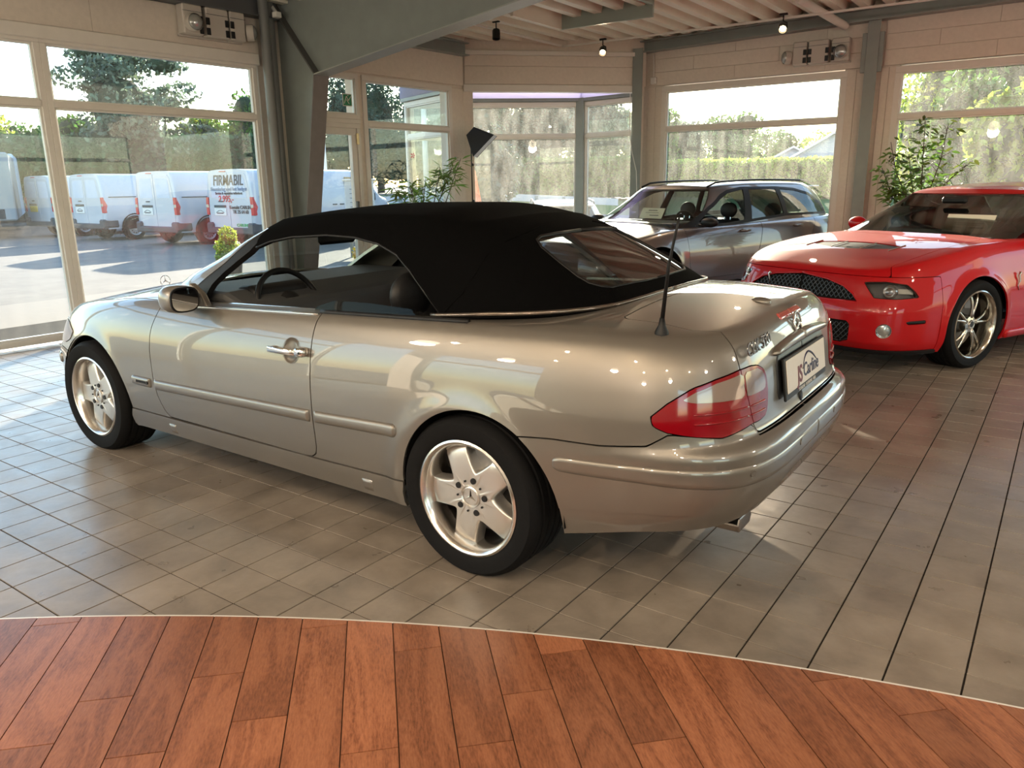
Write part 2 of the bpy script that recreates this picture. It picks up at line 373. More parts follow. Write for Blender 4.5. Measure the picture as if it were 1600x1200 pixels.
def frame_rect(mb,M,t0,t1,z0,z1,wd,d0,d1,b=.004):
    mb.box(t0,t1,d0,d1,z0,z0+wd,b,M); mb.box(t0,t1,d0,d1,z1-wd,z1,b,M); mb.box(t0,t0+wd,d0,d1,z0+wd,z1-wd,b,M); mb.box(t1-wd,t1,d0,d1,z0+wd,z1-wd,b,M)
def bar(mb,M,t0,t1,z0,z1,d0,d1,b=.004): return mb.box(t0,t1,d0,d1,z0,z1,b,M)
WN=[0]
def window(M,t0,t1,z0,z1,glassm,transom=2.22,fw=.055,d0=-.06,d1=.02,label=None,mull=()):
    WN[0]+=1; nm='window_%d'%WN[0]
    g=MB()
    frame_rect(g,M,t0,t1,z0,z1,fw,d0,d1)
    w=struct(obj(nm,g,M_frame),label)
    tt=MB(); bar(tt,M,t0+fw,t1-fw,transom-.03,transom+.03,d0,d1+.005); obj('transom',tt,M_frame,w)
    # inner glazing beads
    bd=MB(); frame_rect(bd,M,t0+fw,t1-fw,z0+fw,transom-.03,.018,d0+.01,d1-.025,.002); frame_rect(bd,M,t0+fw,t1-fw,transom+.03,z1-fw,.018,d0+.01,d1-.025,.002); obj('glazing_bead',bd,M_trimw,w)
    for (a,b) in ((z0+fw,transom-.03),(transom+.03,z1-fw)):
        p=MB(); p.box(t0+fw,t1-fw,-.024,-.018,a,b,0,M); obj('pane',p,glassm,w)
    return w
MA=WF(-6.17,.5,.35,6.08) # west wall, t along north
LA=math.hypot(.35,6.08)
ww=MB(); bar(ww,MA,-6.5,LA,-.2,.0,-.15,.0); bar(ww,MA,-6.5,LA,2.80,3.75,-.2,-.003); bar(ww,MA,2.60,3.04,-.1,3.7,-.2,-.005)
bar(ww,MA,LA-.30,LA+.02,0,2.8,-.2,-.0); bar(ww,MA,4.02,4.16,0,2.8,-.2,-.004)
wall_w=struct(obj('wall_west',ww,M_wall),'beige panelled wall above the west windows')
blocks(wall_w,MA,-4.0,2.62,2.90,3.26,0,.36,2.4); blocks(wall_w,MA,3.0,LA-.02,2.84,3.30,0,.46,3.3)
window(MA,-2.05,.30,.03,2.80,M_glassA,label='tall window left of the mullion')
window(MA,.30,2.57,.03,2.80,M_glassA,label='tall window facing the parked vans')
window(MA,-4.4,-2.05,.03,2.80,M_glassA); window(MA,-6.4,-4.4,.03,2.80,M_glassA)
t=MB(); bar(t,MA,-6.4,2.60,2.775,2.895,-.0,.055,.008); struct(obj('trim_1',t,M_frame),'beige head board over west windows')
# door and window B
DG=MB(); frame_rect(DG,MA,3.08,4.04,0.0,2.215,.055,-.06,.03); frame_rect(DG,MA,3.135,3.985,.02,2.16,.085,-.045,.01)
door=struct(obj('door_1',DG,M_frame),'cream framed glass door beside the steel column')
p=MB(); p.box(3.22,3.90,-.02,-.014,.12,2.075,0,MA); obj('pane',p,M_glassA,door)
p=MB(); p.box(3.97,4.01,.01,.035,1.96,2.10,.006,MA); obj('hinge',p,mat('brass_hinge',(.62,.50,.28),.35,metal=.6),door)
p=MB(); p.box(3.90,3.94,.01,.05,1.0,1.25,.006,MA); p.tube([MA@Vector((3.92,.05,1.1)),MA@Vector((3.92,.09,1.1)),MA@Vector((3.80,.09,1.1))],.009); obj('handle',p,M_steel_d,door)
fl=window(MA,3.06,4.06,2.215,2.82,M_glassA,transom=2.30,label='small fanlight over the glass door')
window(MA,4.12,LA-.27,.03,2.82,M_glassA,transom=2.22,fw=.07,label='window behind the flowering plant')
# exit sticker
ex=MB(); ex.box(3.78,3.93,.022,.026,2.42,2.57,.001,MA)
exo=obj('exit_sign_sticker',ex,M_white); tag(exo,'small green emergency exit sticker on the fanlight','sign')
ex=MB(); ex.box(3.79,3.92,.026,.028,2.43,2.56,0,MA); obj('green_field',ex,mat('exit_green',(.01,.22,.10),.4),exo)
ex=MB()
for (a,b,c,d) in ((3.80,2.45,3.84,2.54),(3.84,2.54,3.87,2.49),(3.87,2.49,3.91,2.54),(3.84,2.50,3.88,2.45)):
    ex.tube([MA@Vector((a,.029,b)),MA@Vector((c,.029,d))],.005,5)
ex.ball(MA@Vector((3.865,.029,2.55)),.008,6,4); obj('running_figure',ex,M_white,exo)
# north west corner bay
MC=WF(-5.82,6.58,1.97,1.97); LC=math.hypot(1.97,1.97)
wc=MB(); bar(wc,MC,-.05,LC+.02,2.85,3.75,-.16,-.003); bar(wc,MC,-.05,.14,0,2.85,-.12,.0); bar(wc,MC,LC-.14,LC,0,2.85,-.12,0)
wall_c=struct(obj('wall_corner',wc,M_wall),'beige header wall over the corner bay'); blocks(wall_c,MC,.02,LC-.12,2.87,3.12,0,.25,3.2); blocks(wall_c,MC,.02,LC-.12,3.12,3.27,.004,.15,3.2)
t=MB(); bar(t,MC,.0,LC-.1,2.765,2.865,-.12,.04,.006); struct(obj('trim_2',t,M_frame),'cream head board over the corner bay')
t=MB(); bar(t,MC,-.02,LC-.05,3.27,3.33,-.1,.07,.006); struct(obj('trim_3',t,M_frame),'cream cover strip under the ceiling sheets')
J3=(-4.02,8.72); J2=(-5.15,8.9); J1=(-7.38,7.04); J0=(-6.05,6.52)
M_fascia=leafmat('lavender_fascia',(.62,.60,.76),.65,.0,.0)
for k,(a,b,nm,lb) in enumerate(((J1,J2,'bay_front','dusty bay window facing the hedge'),(J2,J3,'bay_side','narrow bay window beside the steel post'),(J0,J1,'bay_left',None))):
    M=WF(a[0],a[1],b[0]-a[0],b[1]-a[1]); L=math.hypot(b[0]-a[0],b[1]-a[1])
    window(M,0.03,L-.03,.03,2.74,M_glassD,transom=2.2,fw=.07,label=lb)
    q=MB(); bar(q,M,-.02,L+.02,2.80,3.35,-.1,.03,.004); fa=struct(obj('trim_%d'%(4+k),q,M_fascia),'lavender fascia board above '+('bay front' if k==0 else 'bay side'))
    q=MB(); bar(q,M,-.02,L+.02,2.745,2.80,-.1,.05,.004); obj('steel_edge',q,M_steel,fa)
t=MB(); t.box(-5.22,-5.08,8.82,8.96,0,2.8,.004); struct(obj('trim_8',t,M_steel),'grey corner post of the bay')
t=MB(); t.add([(*J0,3.36),(*J1,3.36),(*J2,3.36),(*J3,3.36),(*J0,3.42),(*J1,3.42),(*J2,3.42),(*J3,3.42)],[(0,1,2,3),(4,5,6,7)]); struct(obj('ceiling_bay',t,M_roof))
# north wall
MD=WF(-3.85,8.66,1,.0); 
wn=MB(); bar(wn,MD,0,12,2.86,3.8,-.2,-.003); bar(wn,MD,-.25,.27,0.01,3.8,-.2,-.004); bar(wn,MD,2.88,3.55,0.25,2.86,-.2,0); bar(wn,MD,0,12,-.2,.25,-.19,-.002); bar(wn,MD,7.9,8.5,0,2.86,-.2,0)
wall_n=struct(obj('wall_north',wn,M_wall),'beige panelled north wall between windows')
blocks(wall_n,MD,.12,3.28,2.86,3.42,0,.187,1.25); blocks(wall_n,MD,3.35,8.0,2.86,3.62,0,.187,1.25)
window(MD,.25,2.92,.25,2.84,M_glassD,fw=.08,label='window behind the grey wagon')
window(MD,3.50,8.0,.25,2.84,M_glassD,fw=.08,label='wide window behind the leafy plant')
for (a,b) in ((.02,.27),(2.90,3.16),(3.33,3.52)):
    q=MB(); bar(q,MD,a,(a+b)/2-.002,.25,2.84,0,.018,.003); bar(q,MD,(a+b)/2+.002,b,.25,2.84,0,.018,.003); obj('side_panel',q,M_wall,wall_n)
# back and right walls with their own windows (behind the camera)
for nm,M,L,wins in (('wall_east',WF(9.0,9.0,0,-1),16.4,((1,4.6),(11,14.6))),('wall_south',WF(9,-7.4,-1,.02),15.3,((.8,3.4),(12.2,14.8)))):
    q=MB(); bar(q,M,0,L,2.9,3.9,-.2,0); bar(q,M,0,L,-.2,.45,-.2,0)
    xs=[0]+[v for w_ in wins for v in w_]+[L]
    for i in range(0,len(xs),2): bar(q,M,xs[i],xs[i+1],.45,2.9,-.2,0)
    struct(obj(nm,q,M_wall))
    for a,b in wins: window(M,a,b,.45,2.9,M_glassA)
# ---------------- ceiling: corrugated sheet ----------------
def cz(x,y): return 3.50+.018*(x+3.9)-.004*(8.7-y)
mb=MB(); prof=[(0,0),(.10,0),(.125,.11),(.225,.11),(.25,0)]; xs=[];
x=-7.7
while x<9.6:
    for a,b in prof[:4]: xs.append((x+a,b))
    x+=.30
Y=[-7.8,8.9]
for yy in Y:
    for a,b in xs: mb.v.append((a,yy,cz(a,yy)+b))
n=len(xs); mb.f=[(i,i+1,n+i+1,n+i) for i in range(n-1)]
ceil=struct(obj('ceiling',mb,M_roof,fix=False),'cream corrugated roof sheets')
mb=MB().box(-8,9.8,-8,9,3.86,3.95); obj('roof_deck',mb,M_blackm,ceil)
# skylight curb
q=MB()
x0,x1,y0,y1=-4.02,-2.70,5.20,6.38
for (a,b,c,d,e) in ((x0,x1,y0,y0+.04,3.50),(x0,x1,y1-.04,y1,3.37),(x1-.04,x1,y0+.04,y1-.04,3.50)): q.box(a,b,c,d,e,3.64,.004)
sk=obj('skylight_curb',q,mat('sage_steel',(.36,.42,.38),.45)); tag(sk,'grey green square skylight curb set in the corrugated ceiling','skylight')
q=MB().box(x0,x0+.04,y0+.04,y1-.04,3.37,3.64); obj('side_panel',q,M_roof,sk)
q=MB().box(x0+.04,x1-.04,y0+.04,y1-.04,3.60,3.62); obj('cover_panel',q,M_steel_d,sk)
# conduit rails under ceiling
q=MB(); q.box(-4.75,3.5,7.60,7.635,3.385,3.41,.003); tag(obj('lighting_rail',q,M_frame),'thin white lighting rail running under the ceiling','rail')
q=MB(); q.box(-4.80,-4.765,3.0,7.75,3.40,3.425,.003); tag(obj('lighting_rail',q,M_frame),'thin white rail running beside the skylight toward the corner bay','rail')
# ---------------- steel frame ----------------
yf=3.42; FT=.008; FW=.11
def plate(mb,a,b,th=.012,w=FW):
    a=Vector((a[0],0,a[1]));b=Vector((b[0],0,b[1])); d=(b-a).normalized(); nn=Vector((-d[2],0,d[0]))*th/2
    P=[a+nn,b+nn,b-nn,a-nn]; V=[(p[0],yf+s,p[2]) for s in (-w,w) for p in P]
    mb.add(V,[(0,1,2,3),(4,7,6,5),(0,4,5,1),(1,5,6,2),(2,6,7,3),(3,7,4,0)])
fr=thing('portal_frame','large grey tapered steel portal frame left of the flowering plant','steel frame',(-5.9,yf,0))
def fobj(n,mb,m): 
    mb.v=[(a+5.9,b-yf,c) for a,b,c in mb.v]; return obj(n,mb,m,fr)
kn=(-5.345,2.652); q=MB(); q.prism([(-6.02,0),(-5.86,0),kn,(-6.02,3.47)],yf-FT,yf+FT); fobj('column_web',q,M_steel)
q=MB(); q.prism([kn,(.6,3.50),(.6,3.58),(-6.02,3.47)],yf-FT,yf+FT); fobj('rafter_web',q,M_steel)
q=MB(); plate(q,(-5.86,0),kn); fobj('column_inner_flange',q,mat('worn_steel',(.17,.155,.15),.5,var=.08,bscale=9))
q=MB(); plate(q,(-6.03,0),(-6.03,3.47)); fobj('column_outer_flange',q,M_steel)
q=MB(); plate(q,kn,(.7,3.505)); fobj('rafter_bottom_flange',q,mat('light_steel',(.33,.34,.32),.45,var=.05,bscale=5))
q=MB(); plate(q,(-6.0,3.455),kn,.016,FW*.93); fobj('knee_stiffener',q,mat('brown_steel',(.09,.085,.08),.5))
q=MB(); plate(q,(-6.03,3.475),(.7,3.585)); fobj('rafter_top_flange',q,M_steel)
q=MB(); q.tube([(-5.98,3.32,3.62),(-5.93,3.28,3.42),(-5.80,3.24,3.32)],.022); q.box(-5.83,-5.76,3.2,3.28,3.27,3.33,.005); tag(obj('wall_brace',q,M_trimw),'short pale brace rod at the top of the column','brace')
# down pipes
M_pipe=mat('grey_pipe',(.16,.165,.16),.35)
for k,(x,y,r,lb) in enumerate(((-5.86,3.11,.055,'grey round downpipe left of its twin by the column'),(-5.93,3.245,.05,'grey round downpipe tight against the steel column'))):
    q=MB(); q.tube([(x,y,0),(x,y,3.46)],r,20); t=tag(obj('downpipe',q,M_pipe,ang=40),lb,'pipe','downpipes beside the column')
    q=MB(); q.lathe([(r+.004,1.15),(r+.004,1.21),(r,1.21)],20,M=Matrix.Translation((x,y,0))); obj('pipe_collar',q,M_pipe,t,ang=40)
# beams
q=MB()
for (d0,d1,z0,z1) in ((.0,.16,3.27,3.285),(.0,.16,3.455,3.47),(.07,.085,3.285,3.455)): bar(q,MA,-6.5,2.85,z0,z1,d0,d1,0)
tag(obj('wall_beam',q,M_steel_d),'dark steel beam above the window facing the vans','beam')
q=MB()
for (d0,d1,z0,z1) in ((.02,.16,3.24,3.255),(.02,.16,3.40,3.415),(.06,.075,3.255,3.40)): bar(q,MA,3.05,LA-.02,z0,z1,d0,d1,0)
tag(obj('wall_beam',q,M_steel),'short grey steel beam over the window behind the flowering plant','beam')
q=MB(); n=2
for (dz0,dz1,y0,y1) in ((0,.014,8.46,8.66),(.14,.154,8.46,8.66),(.014,.14,8.54,8.56)):
    V=[(x,y,3.335+.02*(x+3.9)+dz) for x in (-3.9,5.5) for y in (y0,y1) for dz in (dz0,dz1)]
    q.add(V,[(0,1,3,2),(4,6,7,5),(0,4,5,1),(2,3,7,6),(0,2,6,4),(1,5,7,3)])
tag(obj('wall_beam',q,M_steel),'long grey steel beam running above the north windows','beam')
def hpost(x0,x1,y0,y1,z1,label,m=M_steel,z0=0):
    q=MB(); q.box(x0,x0+.012,y0,y1,z0,z1); q.box(x1-.012,x1,y0,y1,z0,z1); ym=(y0+y1)/2; q.box(x0,x1,ym-.006,ym+.006,z0,z1)
    return tag(obj('steel_post',q,m),label,'steel post')
q=MB(); q.box(-3.97,-3.955,8.38,8.60,0,3.38,.003); q.box(-3.965,-3.80,8.37,8.385,0,3.38,.003)
tag(obj('steel_post',q,M_steel),'grey steel angle post right of the corner bay','steel post')
q=MB(); q.box(-.70,-.55,8.50,8.515,0,3.40,.003); q.box(-.63,-.615,8.515,8.66,0,3.40,.003); cp=tag(obj('steel_post',q,M_steel),'grey steel post between the north windows','steel post')
q=MB(); q.box(-.76,-.50,8.52,8.56,2.78,3.26,.004); obj('splice_plate',q,M_steel,cp)
q=MB(); q.tube([(-1.30,7.4,3.56),(-.98,8.5,3.37)],.05,16); tag(obj('overflow_pipe',q,M_frame,ang=40),'short beige pipe stub ending at the beam','pipe')
# junction boxes, cable
for (a,lb) in (((-5.66,6.86,3.03),'small white junction box left of the corner bay'),((-3.72,8.60,2.93),'small white junction box right of the steel angle post')):
    q=MB(); q.box(a[0]-.04,a[0]+.04,a[1]-.03,a[1]+.03,a[2]-.045,a[2]+.045,.006); j=tag(obj('junction_box',q,M_white),lb,'junction box','wall junction boxes')
    q=MB(); q.tube([(a[0],a[1]-.0,a[2]+.045),(a[0]-.01,a[1],3.3)],.008,8); obj('conduit',q,M_white,j)
q=MB(); q.tube([(-3.98,8.34,2.75),(-3.97,8.33,2.2),(-3.92,8.32,1.9),(-3.84,8.33,1.6),(-3.82,8.33,1.2)],.006,6); tag(obj('hanging_cable',q,M_white),'thin white cable hanging down the steel angle post','cable')
# ---------------- emergency / flood lamps ----------------
M_house=mat('lamp_housing',(.52,.48,.43),.45); M_lens=mat('clear_lens',(.42,.43,.42),.15,metal=.6)
def twin_lamp(M,label):
    # local: x along the wall, y into room, z up
    t=thing('emergency_lamp',label,'lamp',tuple(M.to_translation()),0,'twin head emergency lamps on the walls')
    t.matrix_world=M
    for k,(a,b) in enumerate(((-.36,-.14),(-.10,.16),(.18,.36))):
        q=MB(); q.box(a,b,0,.13,-.15,.14,.012); o=obj('housing',q,M_house,t)
        q=MB(); q.box(a-.001,b+.001,.128,.134,.068,.073); obj('cover_seam',q,M_steel_d,o)
    q=MB(); q.box(-.37,.37,-.001,.03,-.165,-.14,.004); obj('mounting_rail',q,M_house,t)
    for x in (-.165,-.085,.135,.20):
        for z in (-.10,.0):
            q=MB(); q.box(x-.022,x+.022,.125,.137,z-.035,z+.035,.003); obj('vent',q,M_black,t)
    for sx,rot in ((-.27,0),(.42,1)):
        R_=Matrix.Translation((sx,.13 if rot==0 else .06,-.04))@Matrix.Rotation(math.radians(0 if rot==0 else -50),4,'Z')
        q=MB(); q.lathe([(.0,.0),(.085,.0),(.088,.06),(.08,.075)],28,'Y',R_); h=obj('lamp_head',q,M_house,t,ang=40)
        q=MB(); q.lathe([(.078,.062),(.07,.085),(.045,.10),(0,.106)],28,'Y',R_); obj('lens',q,M_lens,h,ang=50)
    return t
twin_lamp(MA@Matrix.Translation((2.02,0.03,3.13)),'twin head emergency lamp over the window facing the vans')
m_=Matrix.Translation((-1.27,8.62,3.10))@Matrix.Rotation(math.pi,4,'Z')
twin_lamp(m_,'twin head emergency lamp above the window behind the grey wagon')
# ---------------- spot lights ----------------
M_bulb=mat('lit_bulb',(1,.9,.7),.3,emit=(1,.72,.38),es=22)
def spot(loc,aim,lit,label,vis=True):
    t=thing('spotlight',label,'spotlight',loc,0,'ceiling spotlights')
    q=MB(); q.tube([(0,0,.16),(0,0,.07)],.008,8); q.tube([(0,0,.075),(.05,0,.05),(.055,0,-.01)],.006,6); obj('bracket',q,M_black,t)
    q=MB(); q.box(-.05,.05,-.02,.02,.14,.165,.004); obj('adapter',q,M_black,t)
    R_=Vector(aim).normalized().to_track_quat('Z','Y').to_matrix().to_4x4()
    q=MB(); q.lathe([(.0,-.06),(.042,-.06),(.05,-.045),(.052,.06),(.047,.062),(.044,.03),(.0,.02)],24,M=R_); h=obj('lamp_head',q,M_black,t,ang=40)
    if lit:
        q=MB(); q.lathe([(.0,.058),(.02,.054),(.038,.035),(.038,.03)],16,M=R_); obj('bulb',q,M_bulb,h,ang=60)
        l=bpy.data.lights.new('spot_lamp','SPOT'); l.energy=110; l.color=(1,.76,.5); l.spot_size=math.radians(95); l.spot_blend=.7; l.shadow_soft_size=.04
        lo=bpy.data.objects.new('spot_lamp',l); COL.objects.link(lo); lo.parent=t; lo.matrix_local=R_@Matrix.Translation((0,0,.08))@Matrix.Rotation(math.pi,4,'X')
    return t
spot((-4.66,5.83,3.32),(.15,-.2,-1),False,'black unlit spotlight hanging near the skylight')
spot((-4.06,7.60,3.27),(.35,-.75,-.6),True,'lit warm spotlight above the corner bay')
spot((-1.50,7.55,3.28),(.25,-.8,-.5),True,'lit warm spotlight near the beam above the grey wagon')
for i,(x,y) in enumerate([(.6,-3.8),(2.4,-4.2),(-1.4,-4.0),(-3.6,-4.4),(4.2,-3.4),(1.2,-5.6),(-2.4,-5.8),(3.6,-5.8),(4.6,1.8),(4.4,-.6),(3.0,3.4),(-.6,-6.6)]):
    spot((x,y,3.3),(-x*.12-.1,.9,-1.2),True,'lit warm spotlight on the ceiling rail behind the viewer')

# round fill lamps added behind the camera to brighten walls and ceiling
M_globe=mat('fill_globe',(1,.95,.85),.3,emit=(1,.80,.58),es=9)
for i,(x,y) in enumerate([(-3.4,-3.9),(-.2,-4.9),(3.0,-4.8),(4.6,-1.6),(4.8,1.8),(-3.4,-5.6),(1.4,-6.6)]):
    t=thing('fill_lamp','round glowing fill lamp added behind the viewer','lamp',(x,y,2.75),0,'added fill lamps behind the viewer')
    q=MB(); q.ball((0,0,0),.13,18,12); obj('globe',q,M_globe,t,smooth=True)
    q=MB(); q.tube([(0,0,.13),(0,0,.75)],.006,6); q.tube([(0,0,.12),(0,0,.17)],.03,10); obj('cord',q,M_black,t)
    l=bpy.data.lights.new('fill_light','POINT'); l.energy=FILL_LUM; l.color=(1,.90,.78); l.shadow_soft_size=.14
    lo=bpy.data.objects.new('fill_light',l); COL.objects.link(lo); lo.parent=t; lo.location=(0,0,-.16)
# ---------------- outdoors ----------------
def gz(x,y):
    v=-.5*(x+5)+.866*(y-8); u=.866*(x+5)+.5*(y-8)
    dip=-.38*max(0,min(1,(v-2)/4))*max(0,min(1,(u+3)/5))
    t=max(0,min(1,(v-13)/22)); t=t*t*(3-2*t)
    return -.03+dip*(1-t)+1.0*t
def ground_material():
    m=bpy.data.materials.new('asphalt'); m.use_nodes=True; n=m.node_tree.nodes; l=m.node_tree.links; b=n['Principled BSDF']
    g=n.new('ShaderNodeNewGeometry'); a=n.new('ShaderNodeTexNoise'); a.inputs['Scale'].default_value=1.2; a.inputs['Detail'].default_value=12; a.inputs['Roughness'].default_value=.8; l.new(g.outputs['Position'],a.inputs[0])
    rp=n.new('ShaderNodeValToRGB'); e=rp.color_ramp.elements; e[0].position=.3; e[0].color=(.095,.085,.076,1); e[1].position=.7; e[1].color=(.19,.168,.148,1); l.new(a.outputs[0],rp.inputs[0]); l.new(rp.outputs[0],b.inputs['Base Color']); b.inputs['Roughness'].default_value=.9
    return m
gm=MB(); gx=[-120,-90,-70,-55]+[ -45+1.5*i for i in range(47)]+[28,40,60]; gy=[-40,-25,-15]+[-10+1.5*i for i in range(45)]+[60,75,95,130]
gx=[x for x in gx]; nx=len(gx)
for y in gy:
    for x in gx:
        ins=(x>-6.0 and y<8.8 and y>-8)
        gm.v.append((x,y,min(gz(x,y),-.03) if ins else gz(x,y)))
for j in range(len(gy)-1):
    for i in range(nx-1): gm.f.append((j*nx+i,j*nx+i+1,(j+1)*nx+i+1,(j+1)*nx+i))
M_asph=ground_material(); g_=obj('ground',gm,M_asph,smooth=True,fix=False); struct(g_,'grey asphalt parking lot outside')
# paving apron in front of the west windows
M_pave=mat('concrete_paving',(.19,.165,.14),.85,var=.06,bump=.2,bscale=14)
q=MB(); q.add([(-6.25,-6,-.015),(-6.25,6.4,-.015),(-9.6,7.4,-.015),(-9.6,-6,-.015)],[(0,1,2,3)]); struct(obj('ground_apron',q,M_pave),'pale concrete apron outside the west windows')
def at(px,D,z=0):
    d=CW+CR*(px-800)/CF; h=math.hypot(d[0],d[1]); return (CP[0]+d[0]/h*D,CP[1]+d[1]/h*D,z)
def elz(py,D): return CP[2]+(286-py)/CF*D*1.0
def strip(name,pts,w,zo,m,label=None):
    q=MB()
    for i,(x,y) in enumerate(pts):
        a=pts[max(i-1,0)]; b=pts[min(i+1,len(pts)-1)]; t=Vector((b[0]-a[0],b[1]-a[1],0)).normalized(); n_=Vector((-t[1],t[0],0))
        for s_ in (-w/2,w/2):
            X,Y_=x+n_[0]*s_,y+n_[1]*s_; q.v.append((X,Y_,gz(X,Y_)+zo))
    for i in range(len(pts)-1): q.f.append((2*i,2*i+1,2*i+3,2*i+2))
    return struct(obj(name,q,m),label)
rd=[at(px,D)[:2] for px,D in ((-500,80),(300,46),(620,34),(860,31),(1250,31),(1700,34),(2300,40))]
def dens(P,k=10):
    o=[]
    for a,b in zip(P[:-1],P[1:]):
        for i in range(k): o.append((a[0]+(b[0]-a[0])*i/k,a[1]+(b[1]-a[1])*i/k))
    return o+[P[-1]]
strip('ground_road',dens(rd),7,.02,mat('road_surface',(.16,.17,.19),.8),'blue grey road beyond the lot')
vg=[at(px,D)[:2] for px,D in ((-500,90),(300,54),(620,40.5),(860,37.5),(1250,37.5),(1700,41))]
M_grass=mat('grass',(.10,.16,.035),.9,var=.25,bscale=3); strip('ground_verge',dens(vg),6,.03,M_grass,'green grass verge along the road')
# foliage
def leafcloud(q,blobs,n,size,flat=.0,rng=RNG):
    "n leaf quads spread over the surfaces of ellipsoid blobs (cx,cy,cz,rx,ry,rz)"
    vol=np.array([b[3]*b[4]+b[4]*b[5]+b[3]*b[5] for b in blobs]); vol=vol/vol.sum()
    for b,p in zip(blobs,vol):
        k=int(n*p)+1
        d=rng.normal(size=(k,3)); d/=np.linalg.norm(d,axis=1)[:,None]
        rr=.72+.34*rng.rand(k)**.7
        C=np.array(b[:3])+d*np.array(b[3:6])*rr[:,None]
        for c,dd in zip(C,d):
            a=rng.normal(size=3); a-=flat*dd*a.dot(dd); a/=np.linalg.norm(a); e=np.cross(a,rng.normal(size=3)); e/=np.linalg.norm(e)+1e-9
            s_=size*(.6+.8*rng.rand()); w_=s_*.55
            i=len(q.v); q.v+=[tuple(c-a*s_/2),tuple(c+e*w_/2),tuple(c+a*s_/2),tuple(c-e*w_/2)]; q.f.append((i,i+1,i+2,i+3))
L_dark=leafmat('conifer_foliage',(.035,.075,.045),.35,.02,.5); L_mid=leafmat('hedge_foliage',(.09,.17,.03),.45,.03,.55); L_lite=leafmat('bright_foliage',(.30,.38,.05),.55,.03,.5); L_grey=leafmat('grey_green_foliage',(.13,.17,.11),.4,.03,.5)
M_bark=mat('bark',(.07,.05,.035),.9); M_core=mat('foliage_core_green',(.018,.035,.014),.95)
def tree(px,D,ytop,wpx,label,m,kind='round',n=4200,size=.22,ybot=None,seed=0,core=True,group='trees beyond the lot'):
    x,y,_=at(px,D); g0=gz(x,y); zt=elz(ytop,D); H=zt-g0; W=wpx/CF*D/2; r=np.random.RandomState(seed+int(px)+700)
    t=thing('tree',label,'tree',(x,y,g0),0,group); B=[]
    if kind=='cone':
        for i in range(26):
            f=(i+.5)/26; a=r.rand()*6.28; rr=W*(1-f)*.75+.1
            B.append((math.cos(a)*rr*.75,math.sin(a)*rr*.75,H*(.12+.86*f),W*.42*(1-f*.7),W*.42*(1-f*.7),H*.055+.15))
        B.append((0,0,H*.45,W*.5,W*.5,H*.4))
    elif kind=='pine':
        for i in range(30):
            f=r.rand()**.8; a=r.rand()*6.28; rr=W*(.95-.55*f)*(.4+.6*r.rand())
            B.append((math.cos(a)*rr,math.sin(a)*rr,H*(.28+.66*f),W*.30*(.6+.5*r.rand()),W*.30*(.6+.5*r.rand()),H*.06))
        B.append((0,0,H*.55,W*.45,W*.45,H*.3))
    else:
        for i in range(16):
            a=r.rand()*6.28; f=r.rand(); rr=W*.62*math.sqrt(r.rand())
            B.append((math.cos(a)*rr,math.sin(a)*rr,H*(.25+.58*f),W*.40*(.7+.5*r.rand()),W*.40*(.7+.5*r.rand()),H*.17*(.7+.5*r.rand())))
        B.append((0,0,H*.52,W*.72,W*.72,H*.40))
    q=MB(); leafcloud(q,B,n,size,rng=r); f=obj('foliage',q,m,t,fix=False); f['kind']='stuff'
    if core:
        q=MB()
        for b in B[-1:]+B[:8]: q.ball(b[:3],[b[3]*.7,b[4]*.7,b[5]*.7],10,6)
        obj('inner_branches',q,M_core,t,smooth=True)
    q=MB(); q.tube([(0,0,-.1),(.05,.02,H*.35),(0,0,H*.8)],[.05*W+.1,.04*W+.07,.03],7); obj('trunk',q,M_bark,t)
    return t
def hedge(p0,p1,z0,z1,th,label,m,n,size=.12,group=None,name='hedge'):
    a=Vector((p0[0],p0[1],0)); b=Vector((p1[0],p1[1],0)); L=(b-a).length; t_=(b-a).normalized(); ang_=math.atan2(t_[1],t_[0])
    t=thing(name,label,'hedge',(float((a+b)[0]/2),float((a+b)[1]/2),z0),ang_,group)
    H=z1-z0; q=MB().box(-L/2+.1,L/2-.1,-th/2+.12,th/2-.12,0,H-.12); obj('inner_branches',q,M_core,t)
    q=MB(); r=RNG
    for i in range(n):
        s_=r.rand()
        if s_<.28: c=(r.uniform(-L/2,L/2),r.uniform(-th/2,th/2),H+r.normal()*.05)
        else: c=(r.uniform(-L/2,L/2),(-th/2 if s_<.8 else th/2)+r.normal()*.05,r.rand()*H)
        a_=r.normal(size=3); a_/=np.linalg.norm(a_); e=np.cross(a_,r.normal(size=3)); e/=np.linalg.norm(e); c=np.array(c); k=size*(.6+.8*r.rand())
        i0=len(q.v); q.v+=[tuple(c-a_*k/2),tuple(c+e*k*.3),tuple(c+a_*k/2),tuple(c-e*k*.3)]; q.f.append((i0,i0+1,i0+2,i0+3))
    f=obj('foliage',q,m,t,fix=False); f['kind']='stuff'; return t
